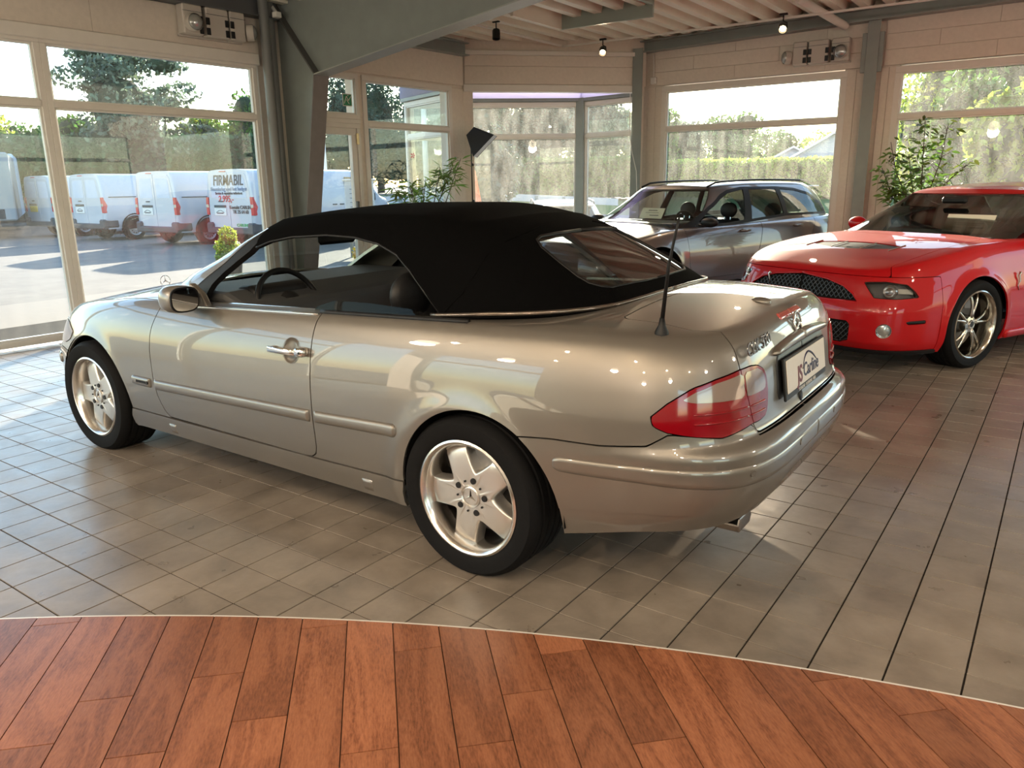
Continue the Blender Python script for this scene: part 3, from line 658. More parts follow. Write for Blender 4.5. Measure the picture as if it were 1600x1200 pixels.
# west backdrop
T=tree
T(250,40,88,235,'big spreading dark conifer rising above the vans',L_grey,'pine',9000,.24,seed=3)
for i,(px,D,yt,w_,m,k) in enumerate([(-60,46,190,150,L_mid,'round'),(30,44,178,120,L_lite,'round'),(110,48,196,120,L_mid,'round'),(190,44,186,110,L_mid,'round'),(290,46,196,120,L_lite,'round'),(365,43,182,110,L_lite,'round'),(440,44,150,120,L_mid,'round')]):
    T(px,D,yt,w_,['sunlit yellow green tree left of the mullion','bright yellow green tree at the left edge','mid green tree behind the left parked vans','green tree at the foot of the big conifer','yellow green tree right of the big conifer trunk','yellow green tree beside the steel column','green tree hidden behind the steel column'][i],m,k,4200,.24,seed=i)
hedge(at(-260,42)[:2],at(520,40)[:2],gz(*at(100,41)[:2]),3.6,2.2,'long dark green hedge behind the parked vans',leafmat('dark_hedge_foliage',(.035,.085,.03),.35,.03,.5),9000,.3)
# dark trees seen through the door and plant window
for i,(px,D,yt,w_,k) in enumerate([(505,56,132,110,'cone'),(560,52,105,130,'cone'),(612,50,98,140,'cone'),(672,48,90,150,'cone'),(748,25,-70,170,'cone')]):
    T(px,D,yt,w_,['grey green conifer above the white van cab','dark conifer left behind the plant window','tall dark conifer in the middle of the plant window','tallest dark conifer behind the plant window','dark conifer hidden by the bay corner post'][i],L_dark,k,7000,.22,seed=i+20,group='dark conifers across the road')
for i,(px,D,yt,w_,m) in enumerate([(770,44,120,150,L_grey),(850,46,130,150,L_grey),(930,44,150,130,L_grey),(1000,50,176,120,L_mid)]):
    T(px,D,yt,w_,['hazy grey tree behind the left of the bay window','hazy grey tree behind the middle of the bay window','grey green tree behind the narrow bay window','green tree behind the steel angle post'][i],m,'round',6000,.26,seed=i+40)
for i,(px,D,yt,w_,m) in enumerate([(1060,56,196,90,L_grey),(1120,58,192,100,L_mid),(1180,110,212,90,L_mid),(1255,112,216,110,L_lite),(1325,60,205,60,L_lite)]):
    T(px,D,yt,w_,['grey green tree at the left of the wagon window','round green tree left of the grey house','green tree touching the grey house roof','yellow green tree right of the grey house','yellow green tree beside the north steel post'][i],m,'round',3600,.28 if D<100 else .5,seed=i+60,core=D<100)
for i,(px,D,yt,w_,m) in enumerate([(1430,24,60,170,L_lite),(1510,20,40,200,L_mid),(1600,21,30,220,L_lite),(1700,22,40,220,L_mid),(1470,17,150,150,L_mid),(1570,16,140,170,L_lite)]):
    T(px,D,yt,w_,['tall sunlit tree behind the leafy indoor plant','tall green tree in the wide north window','tall yellow green tree at the right edge','tall tree beyond the right edge','lower green tree behind the ficus','low bright yellow green tree behind the red car roof'][i],m,'round',8000,.15,seed=i+80,group='trees close to the north window')
hedge(at(700,41)[:2],at(1010,40)[:2],gz(*at(850,41)[:2]),elz(254,40.5),1.6,'clipped hedge seen through the dusty bay window',L_mid,7000,.2,'clipped hedges across the road')
hedge(at(1010,42)[:2],at(1420,42)[:2],gz(*at(1200,42)[:2]),elz(260,42),1.6,'clipped yellow topped hedge behind the grey wagon window',L_lite,9000,.2,'clipped hedges across the road')
# grey houses
M_hw=mat('blue_grey_siding',(.30,.34,.42),.8); M_hr=mat('slate_roof',(.10,.11,.13),.7)
def house(px,D,w_,hw,ridge,label,rot):
    x,y,_=at(px,D); g0=gz(x,y); t=thing('house',label,'house',(x,y,g0),rot,'houses beyond the hedge')
    q=MB(); q.prism([(-w_/2,0),(w_/2,0),(w_/2,hw),(0,ridge-.1),(-w_/2,hw)],0,9); obj('wall',q,M_hw,t)
    for s_ in (-1,1):
        q=MB(); q.prism([(0,ridge+.06),(0,ridge-.08),(s_*(w_/2+.5),hw-.32),(s_*(w_/2+.5),hw-.18)],-.5,9.5); r_=obj('roof',q,M_hr,t)
        q=MB(); q.prism([(0,ridge+.08),(0,ridge-.16),(s_*(w_/2+.55),hw-.42),(s_*(w_/2+.55),hw-.18)],-.56,-.5); obj('barge_board',q,M_trimw,r_)
    q=MB(); q.box(-.5,.5,-.03,.02,1.0,2.0,.02); f=obj('window',q,M_trimw,t); q=MB().box(-.42,.42,-.04,-.03,1.08,1.92); obj('pane',q,M_black,f)
house(1212,104,7.0,2.4,4.3,'left grey blue gabled house beyond the hedge',math.radians(20)); house(1270,86,7.6,2.6,4.9,'right grey blue gabled house beyond the hedge',math.radians(14))
# sign board, lamp post, guard rail, flag
M_sign=mat('pale_sign_board',(.62,.62,.60),.5); x,y,_=at(580,17)
t=thing('sign_board','pale grey information board on a post outside the plant window','sign',(x,y,gz(x,y)),math.radians(40))
zt=elz(277,17)-gz(x,y); q=MB(); q.box(-.30,.30,-.04,.04,.35,zt-.04,.01); obj('board',q,M_sign,t); q=MB(); q.box(-.34,.34,-.06,.06,zt-.04,zt,.01); obj('cap',q,M_trimw,t)
q=MB(); q.box(-.26,-.2,-.03,.03,0,.36); q.box(.2,.26,-.03,.03,0,.36); obj('post',q,M_steel,t)
q=MB()
for k in range(9): q.box(-.2,.2-.06*(k%3),-.044,-.040,zt-.2-.09*k,zt-.215-.09*k)
obj('text_lines',q,mat('faded_print',(.25,.25,.26),.6),t)
x,y,_=at(679,24); q=MB(); q.tube([(x,y,gz(x,y)),(x,y,9)],[.09,.06],10); tag(obj('lamp_post',q,M_sign),'tall pale lamp post behind the flowering plant','lamp post')
x,y,_=at(532,25); q=MB(); q.tube([(x,y,gz(x,y)),(x,y,2.9)],[.07,.06],10); tag(obj('bollard_post',q,M_sign),'short pale post behind the white van cab','post')
gp=[at(px,33)[:2] for px in range(560,1000,40)]; q=MB(); gt=MB()
t=thing('guard_rail','grey steel guard rail along the road','guard rail',(0,0,0))
for a,b in zip(gp[:-1],gp[1:]):
    za,zb=gz(*a)+.55,gz(*b)+.55; q.add([(*a,za),(*b,zb),(*b,zb+.28),(*a,za+.28)],[(0,1,2,3)])
    k=MB(); k.box(a[0]-.05,a[0]+.05,a[1]-.05,a[1]+.05,gz(*a),za+.25); obj('post',k,M_steel,t)
obj('rail',q,mat('galvanised',(.45,.47,.5),.4,metal=.6),t)
# orange red feather flag outside the bay
x,y,_=at(741,15.6); zt=elz(246,15.6); g0=gz(x,y)
t=thing('feather_flag','orange red feather flag outside the corner bay','flag',(x,y,g0),math.radians(38))
q=MB(); q.prism([(-.02,.3),(.42,.3),(.30,.8),(.14,zt-g0-.3),(.0,zt-g0)],-.006,.006); obj('banner',q,mat('orange_flag',(.80,.16,.05),.6,),t)
q=MB(); q.tube([(-.03,0,0),(-.03,0,zt-g0+.05)],.015,8); q.box(-.25,.25,-.25,.25,0,.05); obj('pole',q,M_black,t)
# planting tub shrub outside the west window
def shrub(x,y,H,label):
    t=thing('potted_shrub',label,'shrub',(x,y,-.02)); q=MB(); q.lathe([(0,0),(.16,0),(.2,.3),(.18,.3),(.17,.27),(0,.27)],16); obj('pot',q,mat('dark_pot',(.06,.06,.06),.6),t,ang=40)
    q=MB(); leafcloud(q,[(0,0,.3+H*.2,.2,.2,H*.22),(0,0,.3+H*.45,.19,.19,H*.25),(.02,0,.3+H*.75,.13,.13,H*.25)],1500,.06); f=obj('foliage',q,L_lite,t,fix=False); f['kind']='stuff'
    q=MB(); q.tube([(0,0,.2),(0,0,.3+H*.8)],[.02,.008],6); obj('stem',q,M_bark,t)
shrub(-9.0,4.55,.58,'slim yellow green potted conifer outside the window behind the silver car')
# yellow flowering pot, seen through the windscreen
t=thing('flower_pot','yellow flowers in a low pot outside the plant window','flowers',(-7.4,6.0,-.03)); q=MB(); q.lathe([(0,0),(.18,0),(.22,.25),(0,.22)],14); obj('pot',q,MATS['dark_pot'],t)
q=MB(); leafcloud(q,[(0,0,.42,.24,.24,.16)],500,.07); f=obj('flowers',q,leafmat('yellow_petals',(.85,.55,.02),.4,.02,.3),t,fix=False); f['kind']='stuff'
# ---------------- vans ----------------
M_van=mat('white_van_paint',(.46,.48,.52),.3,coat=.5); M_tyre=mat('tyre_rubber',(.006,.006,.0065),.75,spec=.12,bump=.1,bscale=120); M_red=mat('red_lamp_lens',(.55,.015,.02),.15,coat=.6); M_vtrim=mat('van_bumper_grey',(.05,.052,.055),.6)
M_vglass=mat('dark_van_glass',(.03,.045,.05),.05,spec=.8); M_hubg=mat('steel_wheel_grey',(.42,.43,.45),.4,metal=.5); M_yel=mat('yellow_plate',(.75,.50,.04),.4); M_text=mat('dark_lettering',(.03,.03,.04),.5)
vsec=[(.90,.34),(.945,.55),(.96,.9),(.945,1.2),(.905,1.5),(.855,1.76),(.80,1.85),(.70,1.885),(.35,1.905)]
def van_body():
    st=[(0,.955,1,0),(.03,.985,1,0),(.10,1,1,0),(1.5,1,1,0),(3.3,1,1,0),(3.65,.995,.985,.02),(4.0,.985,.84,.1),(4.3,.97,.66,.1),(4.45,.95,.56,0),(4.75,.90,.50,0),(4.93,.80,.40,0),(4.98,.7,.3,0)]
    q=MB(); n=len(vsec)*2
    for (yy,sw,sh,k) in st:
        pr=[(x*sw,.34+(z-.34)*sh) for x,z in vsec]; pr=pr+[(-x,z) for x,z in pr[::-1]]
        q.v+=[(x,yy,z) for x,z in pr]
    for i in range(len(st)-1):
        for k in range(n-1): q.f.append((i*n+k,(i+1)*n+k,(i+1)*n+k+1,i*n+k+1))
    q.f.append(tuple(range(n))); q.f.append(tuple(range((len(st)-1)*n,len(st)*n))[::-1]); return q
def wheel_simple(q1,q2,x,y,z,R,wd,s_):
    M=Matrix.Translation((x,y,z))
    q1.lathe([(R*.62,-wd/2),(R*.9,-wd/2),(R,-wd/2+.03),(R,wd/2-.03),(R*.9,wd/2),(R*.62,wd/2)],24,'X',M)
    a=s_*wd/2
    q2.lathe([(R*.63,a*.95),(R*.58,a*.8),(R*.5,a*.55),(R*.2,a*.75),(R*.18,a*.95),(0,a*.95)],24,'X',M)
def make_van(name_label,x,y,rz=0,texts=None,plate='white',dealer=True):
    t=thing('van',name_label,'van',(x-.96,y,gz(x,y)),rz,'white vans parked in a row')
    b=obj('body',van_body(),M_van,t,ang=50)
    for s_ in (-1,1):
        q=MB(); q.prism([(s_*.012,.42),(s_*.80,.42),(s_*.845,.95),(s_*.80,1.40),(s_*.73,1.74),(s_*.66,1.81),(s_*.012,1.83)],-.012,.01); d=obj('rear_door',q,M_van,t,bev=.008)
        q=MB(); q.prism([(s_*.10,1.22),(s_*.70,1.22),(s_*.66,1.66),(s_*.60,1.72),(s_*.10,1.73)],-.016,-.010); obj('window_panel',q,mat('van_panel_blueish',(.50,.54,.62),.35),d,bev=.004)
        q=MB(); q.prism([(s_*.845,.80),(s_*.95,.80),(s_*.955,1.0),(s_*.925,1.24),(s_*.83,1.24),(s_*.835,1.0)],-.03,.12); l_=obj('tail_light',q,M_red,t,bev=.01)
        q=MB(); q.box(s_*.845,s_*.945,-.034,.02,.98,1.06,.004); obj('reversing_lens',q,M_lens,l_)
        for yy in (.87,4.05):
            q1,q2=MB(),MB(); wheel_simple(q1,q2,s_*.83,yy,.335,.335,.21,s_); w_=obj('wheel',q1,M_tyre,t,ang=40); obj('hub_cap',q2,M_hubg,w_,ang=40)
            q=MB()
            for k in range(12): a=k*math.pi/6; q.box(s_*.925,s_*.945,yy+.135*math.cos(a)-.014,yy+.135*math.cos(a)+.014,.335+.135*math.sin(a)-.014,.335+.135*math.sin(a)+.014)
            obj('hub_slots',q,M_black,w_)
            q=MB(); V=[];n=18
            for k in range(n+1): a=math.pi*k/n; V+=[(s_*.945,yy+.37*math.cos(a),.34+.37*math.sin(a)),(s_*.965,yy+.43*math.cos(a),.34+.43*math.sin(a))]
            q.add(V,[(2*k,2*k+1,2*k+3,2*k+2) for k in range(n)]); q.prism([(yy+.38*math.cos(math.pi*k/n),.33+.38*math.sin(math.pi*k/n)) for k in range(n+1)],s_*.94,s_*.958,'X'); obj('wheel_arch',q,M_blackm,t)
        q=MB(); q.box(s_*.955,s_*.97,1.3,3.55,.36,.60,.005); obj('side_sill',q,M_vtrim,t)
        q=MB(); q.box(s_*.945,s_*.965,.16,1.9,1.235,1.255,.002); obj('door_rail',q,M_vtrim,t)
        q=MB(); q.prism([(3.0,1.12),(3.95,1.12),(4.02,1.2),(3.72,1.62),(3.6,1.68),(3.0,1.70)],s_*.905,s_*.94,'X'); obj('side_window',q,M_vglass,t)
        q=MB(); q.box(s_*.955,s_*.975,2.75,2.9,.98,1.01,.004); q.box(s_*.955,s_*.975,2.5,2.65,.98,1.01,.004); obj('door_handle',q,M_vtrim,t)
        q=MB(); q.box(s_*.95,s_*1.13,3.85,3.97,1.06,1.28,.03); obj('mirror',q,M_vtrim,t)
    q=MB(); q.box(-.93,.93,-.09,.08,.34,.50,.03); obj('rear_bumper',q,M_vtrim,t)
    for s_ in (-1,1):
        q=MB(); q.box(s_*.70,s_*.95,-.085,.4,.38,.62,.04); obj('bumper_corner',q,M_vtrim,t)
    q=MB(); q.box(-.62,-.14,-.035,-.01,.985,1.045,.01); obj('plate_lamp_bar',q,M_vtrim,t)
    q=MB(); q.box(-.62,-.14,-.03,-.012,.79,.97,.004); p=obj('number_plate',q,M_yel if plate=='yellow' else M_white,t)
    if plate=='white':
        q=MB(); pts=[(-.54+.32*k/12,-.035,.86+.055*math.sin(math.pi*k/12)) for k in range(13)]; q.tube(pts,.006,5); q.box(-.52,-.25,-.033,-.03,.835,.86); obj('plate_print',q,M_text,p)
    q=MB(); q.box(-.42,-.25,-.035,-.01,1.12,1.15,.008); obj('door_handle',q,M_vtrim,t)
    q=MB(); q.box(-.30,-.05,-.02,.03,1.845,1.865,.004); obj('high_brake_light',q,M_red,t)
    q=MB(); q.box(-.62,-.40,-.07,-.02,.40,.50); obj('tow_cover',q,M_black,t)
    for tx in (texts or []):
        body,sz,cx_,cz_,m_,sh,sx=tx
        text('rear_lettering',body,sz,m_,frameM((cx_,-.024,cz_),(1,0,0),(0,0,1)),t,.004,sh,'CENTER',sx,.0015)
    return t
M_rt=mat('red_lettering',(.65,.02,.02),.5)
make_van('white van third from the left with its right rear wheel showing',-17.0,8.8)
make_van('white van with FIRMABIL lettering on the rear doors',-14.4,9.2,0,[('FIRMABIL',.36,.02,1.63,M_text,.2,.82),('Finansiering med fast budget',.125,.02,1.43,mat('blue_lettering',(.12,.2,.32),.5),0,1.0),('Service & reparation inkluderet',.085,.02,1.33,M_text,0,1.0),('2.995,-',.22,-.12,1.19,M_rt,.2,1.0),('Kontakt CARLINE',.12,.45,.99,M_text,0,1),('Tlf. 25 64 60',.12,.43,.88,M_text,0,1),('CARLINE',.1,.47,.56,mat('green_lettering',(.02,.4,.12),.5),0,1.2)])
make_van('white van second from the left, just right of the mullion',-20.95,9.0)
make_van('white van at the far left with a yellow number plate',-24.3,9.2,0,None,'yellow')
make_van('white van behind the glass door with its cab window showing',-21.7,14.3,0)
# box truck body far left
x,y,_=at(25,35); t=thing('box_trailer','pale blue box trailer with a round arrow sign left of the vans','trailer',(x,y,gz(x,y)),math.radians(-25))
q=MB(); q.box(-2.6,1.2,-1.2,1.2,.55,elz(243,35)-gz(x,y),.04); bx=obj('box',q,mat('pale_blue_box',(.40,.50,.60),.5),t)
q=MB(); q.box(1.2,6.0,-1.0,1.2,.55,elz(244,35)-gz(x,y)-.1,.04); obj('cargo_side',q,mat('grey_box_side',(.22,.25,.27),.5),t)
q=MB(); q.lathe([(0,0),(.62,0),(.62,.02),(0,.02)],28,'Y',Matrix.Translation((-.9,-1.23,2.1))); obj('round_sign',q,mat('blue_sign',(.02,.16,.45),.5),t)
q=MB(); q.tube([(-1.1,-1.26,2.4),(-.72,-1.26,1.9)],.05,5); q.tube([(-.72,-1.26,1.9),(-.72,-1.26,2.15)],.05,5); q.tube([(-.72,-1.26,1.9),(-.95,-1.26,1.9)],.05,5); obj('arrow',q,M_white,t)
q=MB(); q.box(.2,.7,-1.24,-1.2,1.7,2.3); q.box(1.9,2.4,-1.06,-1.0,2.0,2.4); obj('yellow_mark',q,M_yel,t)
q=MB()
for xx in (-1.5,3.0): q.lathe([(0,-1.0),(.45,-1.0),(.45,-.7),(0,-.7)],18,'Y',Matrix.Translation((xx,0,.45)))
q.box(-2.5,6,-.9,.9,.6,.9); obj('wheel',q,M_tyre,t)
# ---------------- car body surfaces ----------------
def ip(x, xs, ys):
    "smooth monotone cubic (pchip-like) interpolation"
    x=np.asarray(x,float); xs=np.asarray(xs,float); ys=np.asarray(ys,float)
    h=np.diff(xs); d=np.diff(ys)/h
    m=np.zeros(len(xs)); m[0]=d[0]; m[-1]=d[-1]
    for i in range(1,len(xs)-1):
        if d[i-1]*d[i]>0:
            w1=2*h[i]+h[i-1]; w2=h[i]+2*h[i-1]
            m[i]=(w1+w2)/(w1/d[i-1]+w2/d[i])
    xc=np.clip(x,xs[0],xs[-1]); k=np.clip(np.searchsorted(xs,xc)-1,0,len(xs)-2)
    t=(xc-xs[k])/h[k]; t2=t*t; t3=t2*t
    return (2*t3-3*t2+1)*ys[k]+(t3-2*t2+t)*h[k]*m[k]+(-2*t3+3*t2)*ys[k+1]+(t3-t2)*h[k]*m[k+1]
class Shell:
    """half body (y<0 side) parametrised by plan contour s and height fraction v"""
    def __init__(s, P, NS=330, NV=64, NC=22):
        s.P=P
        xf,xr=P['xf'],P['xr']; nf,nr=P['nf'],P['nr']
        ph=np.linspace(0,1,4001)
        def c(t,n): 
            a=t*np.pi/2; return np.cos(a)**(2/n),np.sin(a)**(2/n)
        W0=ip(.5,*P['W']); Af=ip(.5,*P['Af']); Ar=ip(.5,*P['Ar'])
        cf,sf=c(ph,nf); cr,sr=c(ph[::-1],nr)
        X=np.concatenate([xf+(Af-xf)*cf, np.linspace(xf,xr,400)[1:-1], xr+(Ar-xr)*cr])
        Y=np.concatenate([W0*sf, np.full(398,W0), W0*sr])
        C=np.concatenate([cf,np.zeros(398),cr]); D=np.concatenate([sf,np.ones(398),sr])
        seg=np.concatenate([np.zeros(4001),np.ones(398),np.full(4001,2)]); XM=X.copy()
        L=np.concatenate([[0],np.cumsum(np.hypot(np.diff(X),np.diff(Y)))])
        q=np.linspace(0,L[-1],NS); s.q=L[-1]-q   # q measured from rear centre
        s.C=np.interp(q,L,C); s.D=np.interp(q,L,D); s.X0=np.interp(q,L,X); s.Y0=np.interp(q,L,Y)
        s.seg=np.where(s.X0<xf,0,np.where(s.X0>xr,2,1))
        s.NS,s.NV,s.NC=NS,NV,NC
        s.build()
    def ztop(s,x,y):
        P=s.P; zc=ip(x,*P['zc']); ze=ip(x,*P['ze'])
        return zc-(zc-ze)*(np.abs(y)/P['wmax'])**P.get('crown',2.3)
    def side(s,i,f):
        P=s.P; C=s.C[i];D=s.D[i];seg=s.seg[i]
        W=ip(f,*P['W']); Af=ip(f,*P['Af']); Ar=ip(f,*P['Ar'])
        xf,xr=P['xf'],P['xr']
        x=np.where(seg==0,xf+(Af-xf)*C,np.where(seg==2,xr+(Ar-xr)*C,s.X0[i]))
        w=W*ip(s.X0[i],*P['wx'])
        if 'wsh' in P: w=w-ip(s.X0[i],*P['wsh'])*ip(f,*P['wshf'])
        y=w*D
        zb=ip(x,*P['zb']); zt=s.ztop(x,y); z=zb+f*(zt-zb)
        for cx,cz,R,h in P.get('flare',[]):
            r=np.hypot(x-cx,z-cz); on=(D>.8)
            y=y+on*h*np.exp(-((r-R)/.045)**2)*np.clip((z-.1)/.1,0,1)
        return x,-y,z
    def build(s):
        P=s.P; F=P.get('rows'); 
        if F is None: F=np.linspace(0,1,s.NV)
        I=np.arange(s.NS); ii,ff=np.meshgrid(I,F,indexing='ij')
        x,y,z=s.side(ii,ff)
        A=np.stack([x,y,z],-1)
        x0,y0=x[:,-1:],y[:,-1:]; t=np.linspace(0,1,s.NC+1)[None,1:]**.85
        xs=np.clip(x0,P['spf'],P['spr'])
        cx=x0+(xs-x0)*t; cy=y0*(1-t)
        B=np.stack([cx,cy,s.ztop(cx,cy)],-1)
        s.G=np.concatenate([A,B],1); s.nside=A.shape[1]
        n,m=s.G.shape[:2]
        gu=np.gradient(s.G,axis=0); gv=np.gradient(s.G,axis=1)
        N=np.cross(gv,gu); N/=np.linalg.norm(N,axis=-1,keepdims=True)+1e-12
        # orient outward
        c=np.array([np.mean(s.G[...,0]),0,.45]); 
        if np.sum(N[n//2,5]*np.array([0,-1,0]))<0: N=-N
        s.N=N
        s.Q=np.repeat(s.q[:,None],m,1); s.Vp=np.repeat(np.arange(m)[None],n,0)
CLK=dict(xf=-2.0,xr=0.0,nf=4.2,nr=5.2,wmax=.86,spf=-3.0,spr=.55,crown=2.4,
 W=([0,.12,.3,.45,.6,.75,.85,.92,.97,1],[.822,.842,.856,.861,.858,.845,.828,.808,.785,.755]),
 Af=([0,.15,.35,.6,.65,.75,.9,.97,1],[-3.42,-3.50,-3.535,-3.535,-3.50,-3.47,-3.42,-3.38,-3.34]),
 Ar=([0,.1,.25,.42,.455,.48,.52,.7,.85,.93,.97,1],[.965,1.005,1.03,1.03,1.012,.985,.975,.962,.945,.925,.905,.875]),
 wx=([-3.5,-3.0,-2.69,-2.2,0.2,.6,1.0],[.955,.985,.995,1,1,.985,.965]),
 zb=([-3.5,-2.4,-2.2,-.3,.2,.45,.7,1.0],[.20,.20,.215,.205,.22,.275,.33,.36]),
 zc=([-3.54,-3.4,-3.2,-2.7,-2.2,-1.6,-.8,0,.45,.8,.9,1.0],[.70,.745,.80,.895,.96,.97,.98,1.0,1.03,1.005,.985,.96]),
 ze=([-3.54,-3.4,-3.2,-2.7,-2.2,-1.6,-.8,-.2,.4,.8,.9,1.0],[.64,.675,.73,.815,.865,.88,.915,.945,.955,.94,.93,.92]),
 flare=[(0,.31,.35,.010),(-2.69,.31,.35,.010)])
CLKG=dict(xf=-1.2,xr=-.5,nf=7,nr=3.7,wmax=.74,spf=-1.15,spr=-.45,crown=2.2,
 W=([0,.3,.6,.8,.93,1],[.74,.716,.667,.618,.562,.50]),
 Af=([0,.3,.6,.8,.93,1],[-2.14,-1.97,-1.75,-1.60,-1.46,-1.40]),
 Ar=([0,.2,.78,.93,1],[.445,.36,.02,-.10,-.18]),
 wx=([-2.2,.45],[1,1]),
 zb=([-2.2,-1.9,-1.6,-.8,-.2,.1,.3,.45],[.955,.93,.90,.925,.958,.985,1.0,1.02]),
 zc=([-1.6,-1.38,-1.2,-.9,-.5,-.18,.5],[1.30,1.325,1.348,1.368,1.37,1.325,1.31]),
 ze=([-1.6,-1.38,-1.2,-.9,-.5,-.18,.5],[1.24,1.26,1.275,1.285,1.275,1.235,1.23]),NS=240,NV=44)
MUS=dict(xf=.1,xr=2.9,nf=4.5,nr=5,wmax=.93,spf=-.35,spr=3.2,crown=2.6,
 W=([0,.12,.3,.5,.65,.8,.9,.96,1],[.90,.925,.935,.938,.925,.90,.88,.855,.82]),
 Af=([0,.08,.15,.5,.72,.9,.97,1],[-.90,-.93,-.955,-.965,-.93,-.90,-.87,-.84]),
 Ar=([0,.3,.6,.9,1],[3.75,3.80,3.80,3.78,3.70]),
 wx=([-.9,-.4,0,.5,2,3,3.8],[.965,.985,1,.99,.985,1.0,.95]),
 zb=([-1,-.35,.35,3.8],[.17,.17,.19,.22]),
 zc=([-1,-.86,-.6,-.2,.2,.6,1,3.2,3.8],[.73,.765,.83,.895,.94,.97,.98,1.02,1.0]),
 ze=([-1,-.86,-.6,-.2,.2,.6,1,2.2,3.0,3.8],[.70,.73,.785,.84,.87,.885,.90,.93,.98,.97]),
 flare=[(0,.345,.37,.02),(2.72,.345,.37,.02)],NS=330,NV=64)
MUSG=dict(xf=1.3,xr=2.0,nf=4.2,nr=3.5,wmax=.78,spf=1.5,spr=2.0,crown=2.2,
 W=([0,.3,.6,.8,.93,1],[.78,.75,.69,.63,.58,.52]),
 Af=([0,.3,.6,.8,.93,1],[.40,.66,.92,1.10,1.21,1.27]),
 Ar=([0,.2,.78,.93,1],[3.1,2.95,2.45,2.3,2.2]),
 wx=([0,3],[1,1]),
 zb=([0.3,.8,1.5,3.2],[.965,.93,.915,.98]),
 zc=([1,1.27,1.5,1.9,2.3,3],[1.27,1.315,1.345,1.365,1.34,1.25]),
 ze=([1,1.27,1.5,1.9,2.3,3],[1.22,1.26,1.285,1.295,1.27,1.2]),NS=200,NV=40)
WAG=dict(xf=.2,xr=3.0,nf=4,nr=5,wmax=.92,spf=-.2,spr=3.4,crown=2.4,
 W=([0,.12,.3,.45,.6,.75,.85,.92,.97,1],[.875,.90,.915,.918,.915,.90,.885,.865,.84,.81]),
 Af=([0,.2,.5,.8,1],[-.82,-.88,-.88,-.84,-.74]),
 Ar=([0,.3,.5,.6,.9,1],[3.85,3.95,3.95,3.90,3.86,3.82]),
 wx=([-.9,0,3,3.9],[.97,1,1,.97]),
 zb=([-.9,.4,2.4,3.9],[.2,.2,.2,.33]),
 zc=([-.8,-.5,0,.5,1,3.9],[.72,.80,.90,.95,.95,.97]),
 ze=([-.8,-.5,0,.5,1,2.5,3.9],[.64,.72,.82,.86,.87,.91,.94]),
 flare=[(0,.33,.37,.012),(2.87,.33,.37,.012)],NS=300,NV=60)
WAGG=dict(xf=1.3,xr=2.8,nf=4.2,nr=4.5,wmax=.8,spf=1.5,spr=3.0,crown=2.4,
 W=([0,.3,.6,.8,.93,1],[.80,.765,.71,.66,.61,.56]),
 Af=([0,.3,.6,.8,.93,1],[.25,.50,.76,.94,1.05,1.12]),
 Ar=([0,.4,.7,.9,1],[3.82,3.74,3.64,3.52,3.42]),
 wx=([0,3],[1,1]),
 zb=([0,.4,1,2.5,3.9],[.95,.90,.875,.91,.95]),
 zc=([.6,1.12,1.5,2.2,3.0,3.8],[1.32,1.375,1.405,1.42,1.405,1.35]),
 ze=([.6,1.12,1.5,2.2,3.0,3.8],[1.26,1.315,1.345,1.36,1.345,1.29]),NS=240,NV=44)
def mkshell(P):
    P=dict(P);a=P.pop('NS',330);b=P.pop('NV',64);return Shell(P,a,b)
def sdf(poly):
    "signed distance, positive inside"
    P=np.array(poly,float)
    def f(u,v):
        d=np.full(u.shape,1e9); ins=np.zeros(u.shape,bool)
        for a,b in zip(P,np.roll(P,-1,0)):
            e=b-a; L=e@e+1e-12; t=np.clip(((u-a[0])*e[0]+(v-a[1])*e[1])/L,0,1)
            d=np.minimum(d,np.hypot(u-a[0]-t*e[0],v-a[1]-t*e[1]))
            c=((a[1]>v)!=(b[1]>v)); 
            with np.errstate(divide='ignore',invalid='ignore'): xx=(b[0]-a[0])*(v-a[1])/(b[1]-a[1]+1e-15)+a[0]
            ins^=c&(u<xx)
        return np.where(ins,d,-d)
    return f
class Attr:
    def __init__(s,A): s.A=A
    x=property(lambda s:s.A[:,0]); ay=property(lambda s:-s.A[:,1]); z=property(lambda s:s.A[:,2]); q=property(lambda s:s.A[:,6]); v=property(lambda s:s.A[:,7])
def cutmesh(A,F,val):
    new=[];ed={};keep=[];ins=val>0; ext=[]
    n0=len(A)
    for f in F:
        s=[ins[i] for i in f]
        if all(s): keep.append(f); continue
        if not any(s): continue
        out=[]
        for k in range(len(f)):
            a,b=f[k],f[(k+1)%len(f)]
            if ins[a]: out.append(a)
            if ins[a]!=ins[b]:
                key=(a,b) if a<b else (b,a)
                if key not in ed:
                    t=val[key[0]]/(val[key[0]]-val[key[1]]); ed[key]=n0+len(ext); ext.append(A[key[0]]*(1-t)+A[key[1]]*t)
                out.append(ed[key])
        if len(out)>2: keep.append(tuple(out))
    if ext: A=np.concatenate([A,np.array(ext)])
    used=sorted({i for f in keep for i in f}); mp={u:k for k,u in enumerate(used)}
    return A[used] if used else A[:0],[tuple(mp[i] for i in f) for f in keep]
def shell_attr(sh):
    if not hasattr(sh,'AF'):
        n,m=sh.G.shape[:2]
        A=np.concatenate([sh.G.reshape(-1,3),sh.N.reshape(-1,3),sh.Q.reshape(-1,1),(sh.Vp/ (sh.nside-1)).reshape(-1,1)],1)
        F=[(i*m+j,(i+1)*m+j,(i+1)*m+j+1,i*m+j+1) for i in range(n-1) for j in range(m-1)]
        sh.AF=(A,F)
    return sh.AF
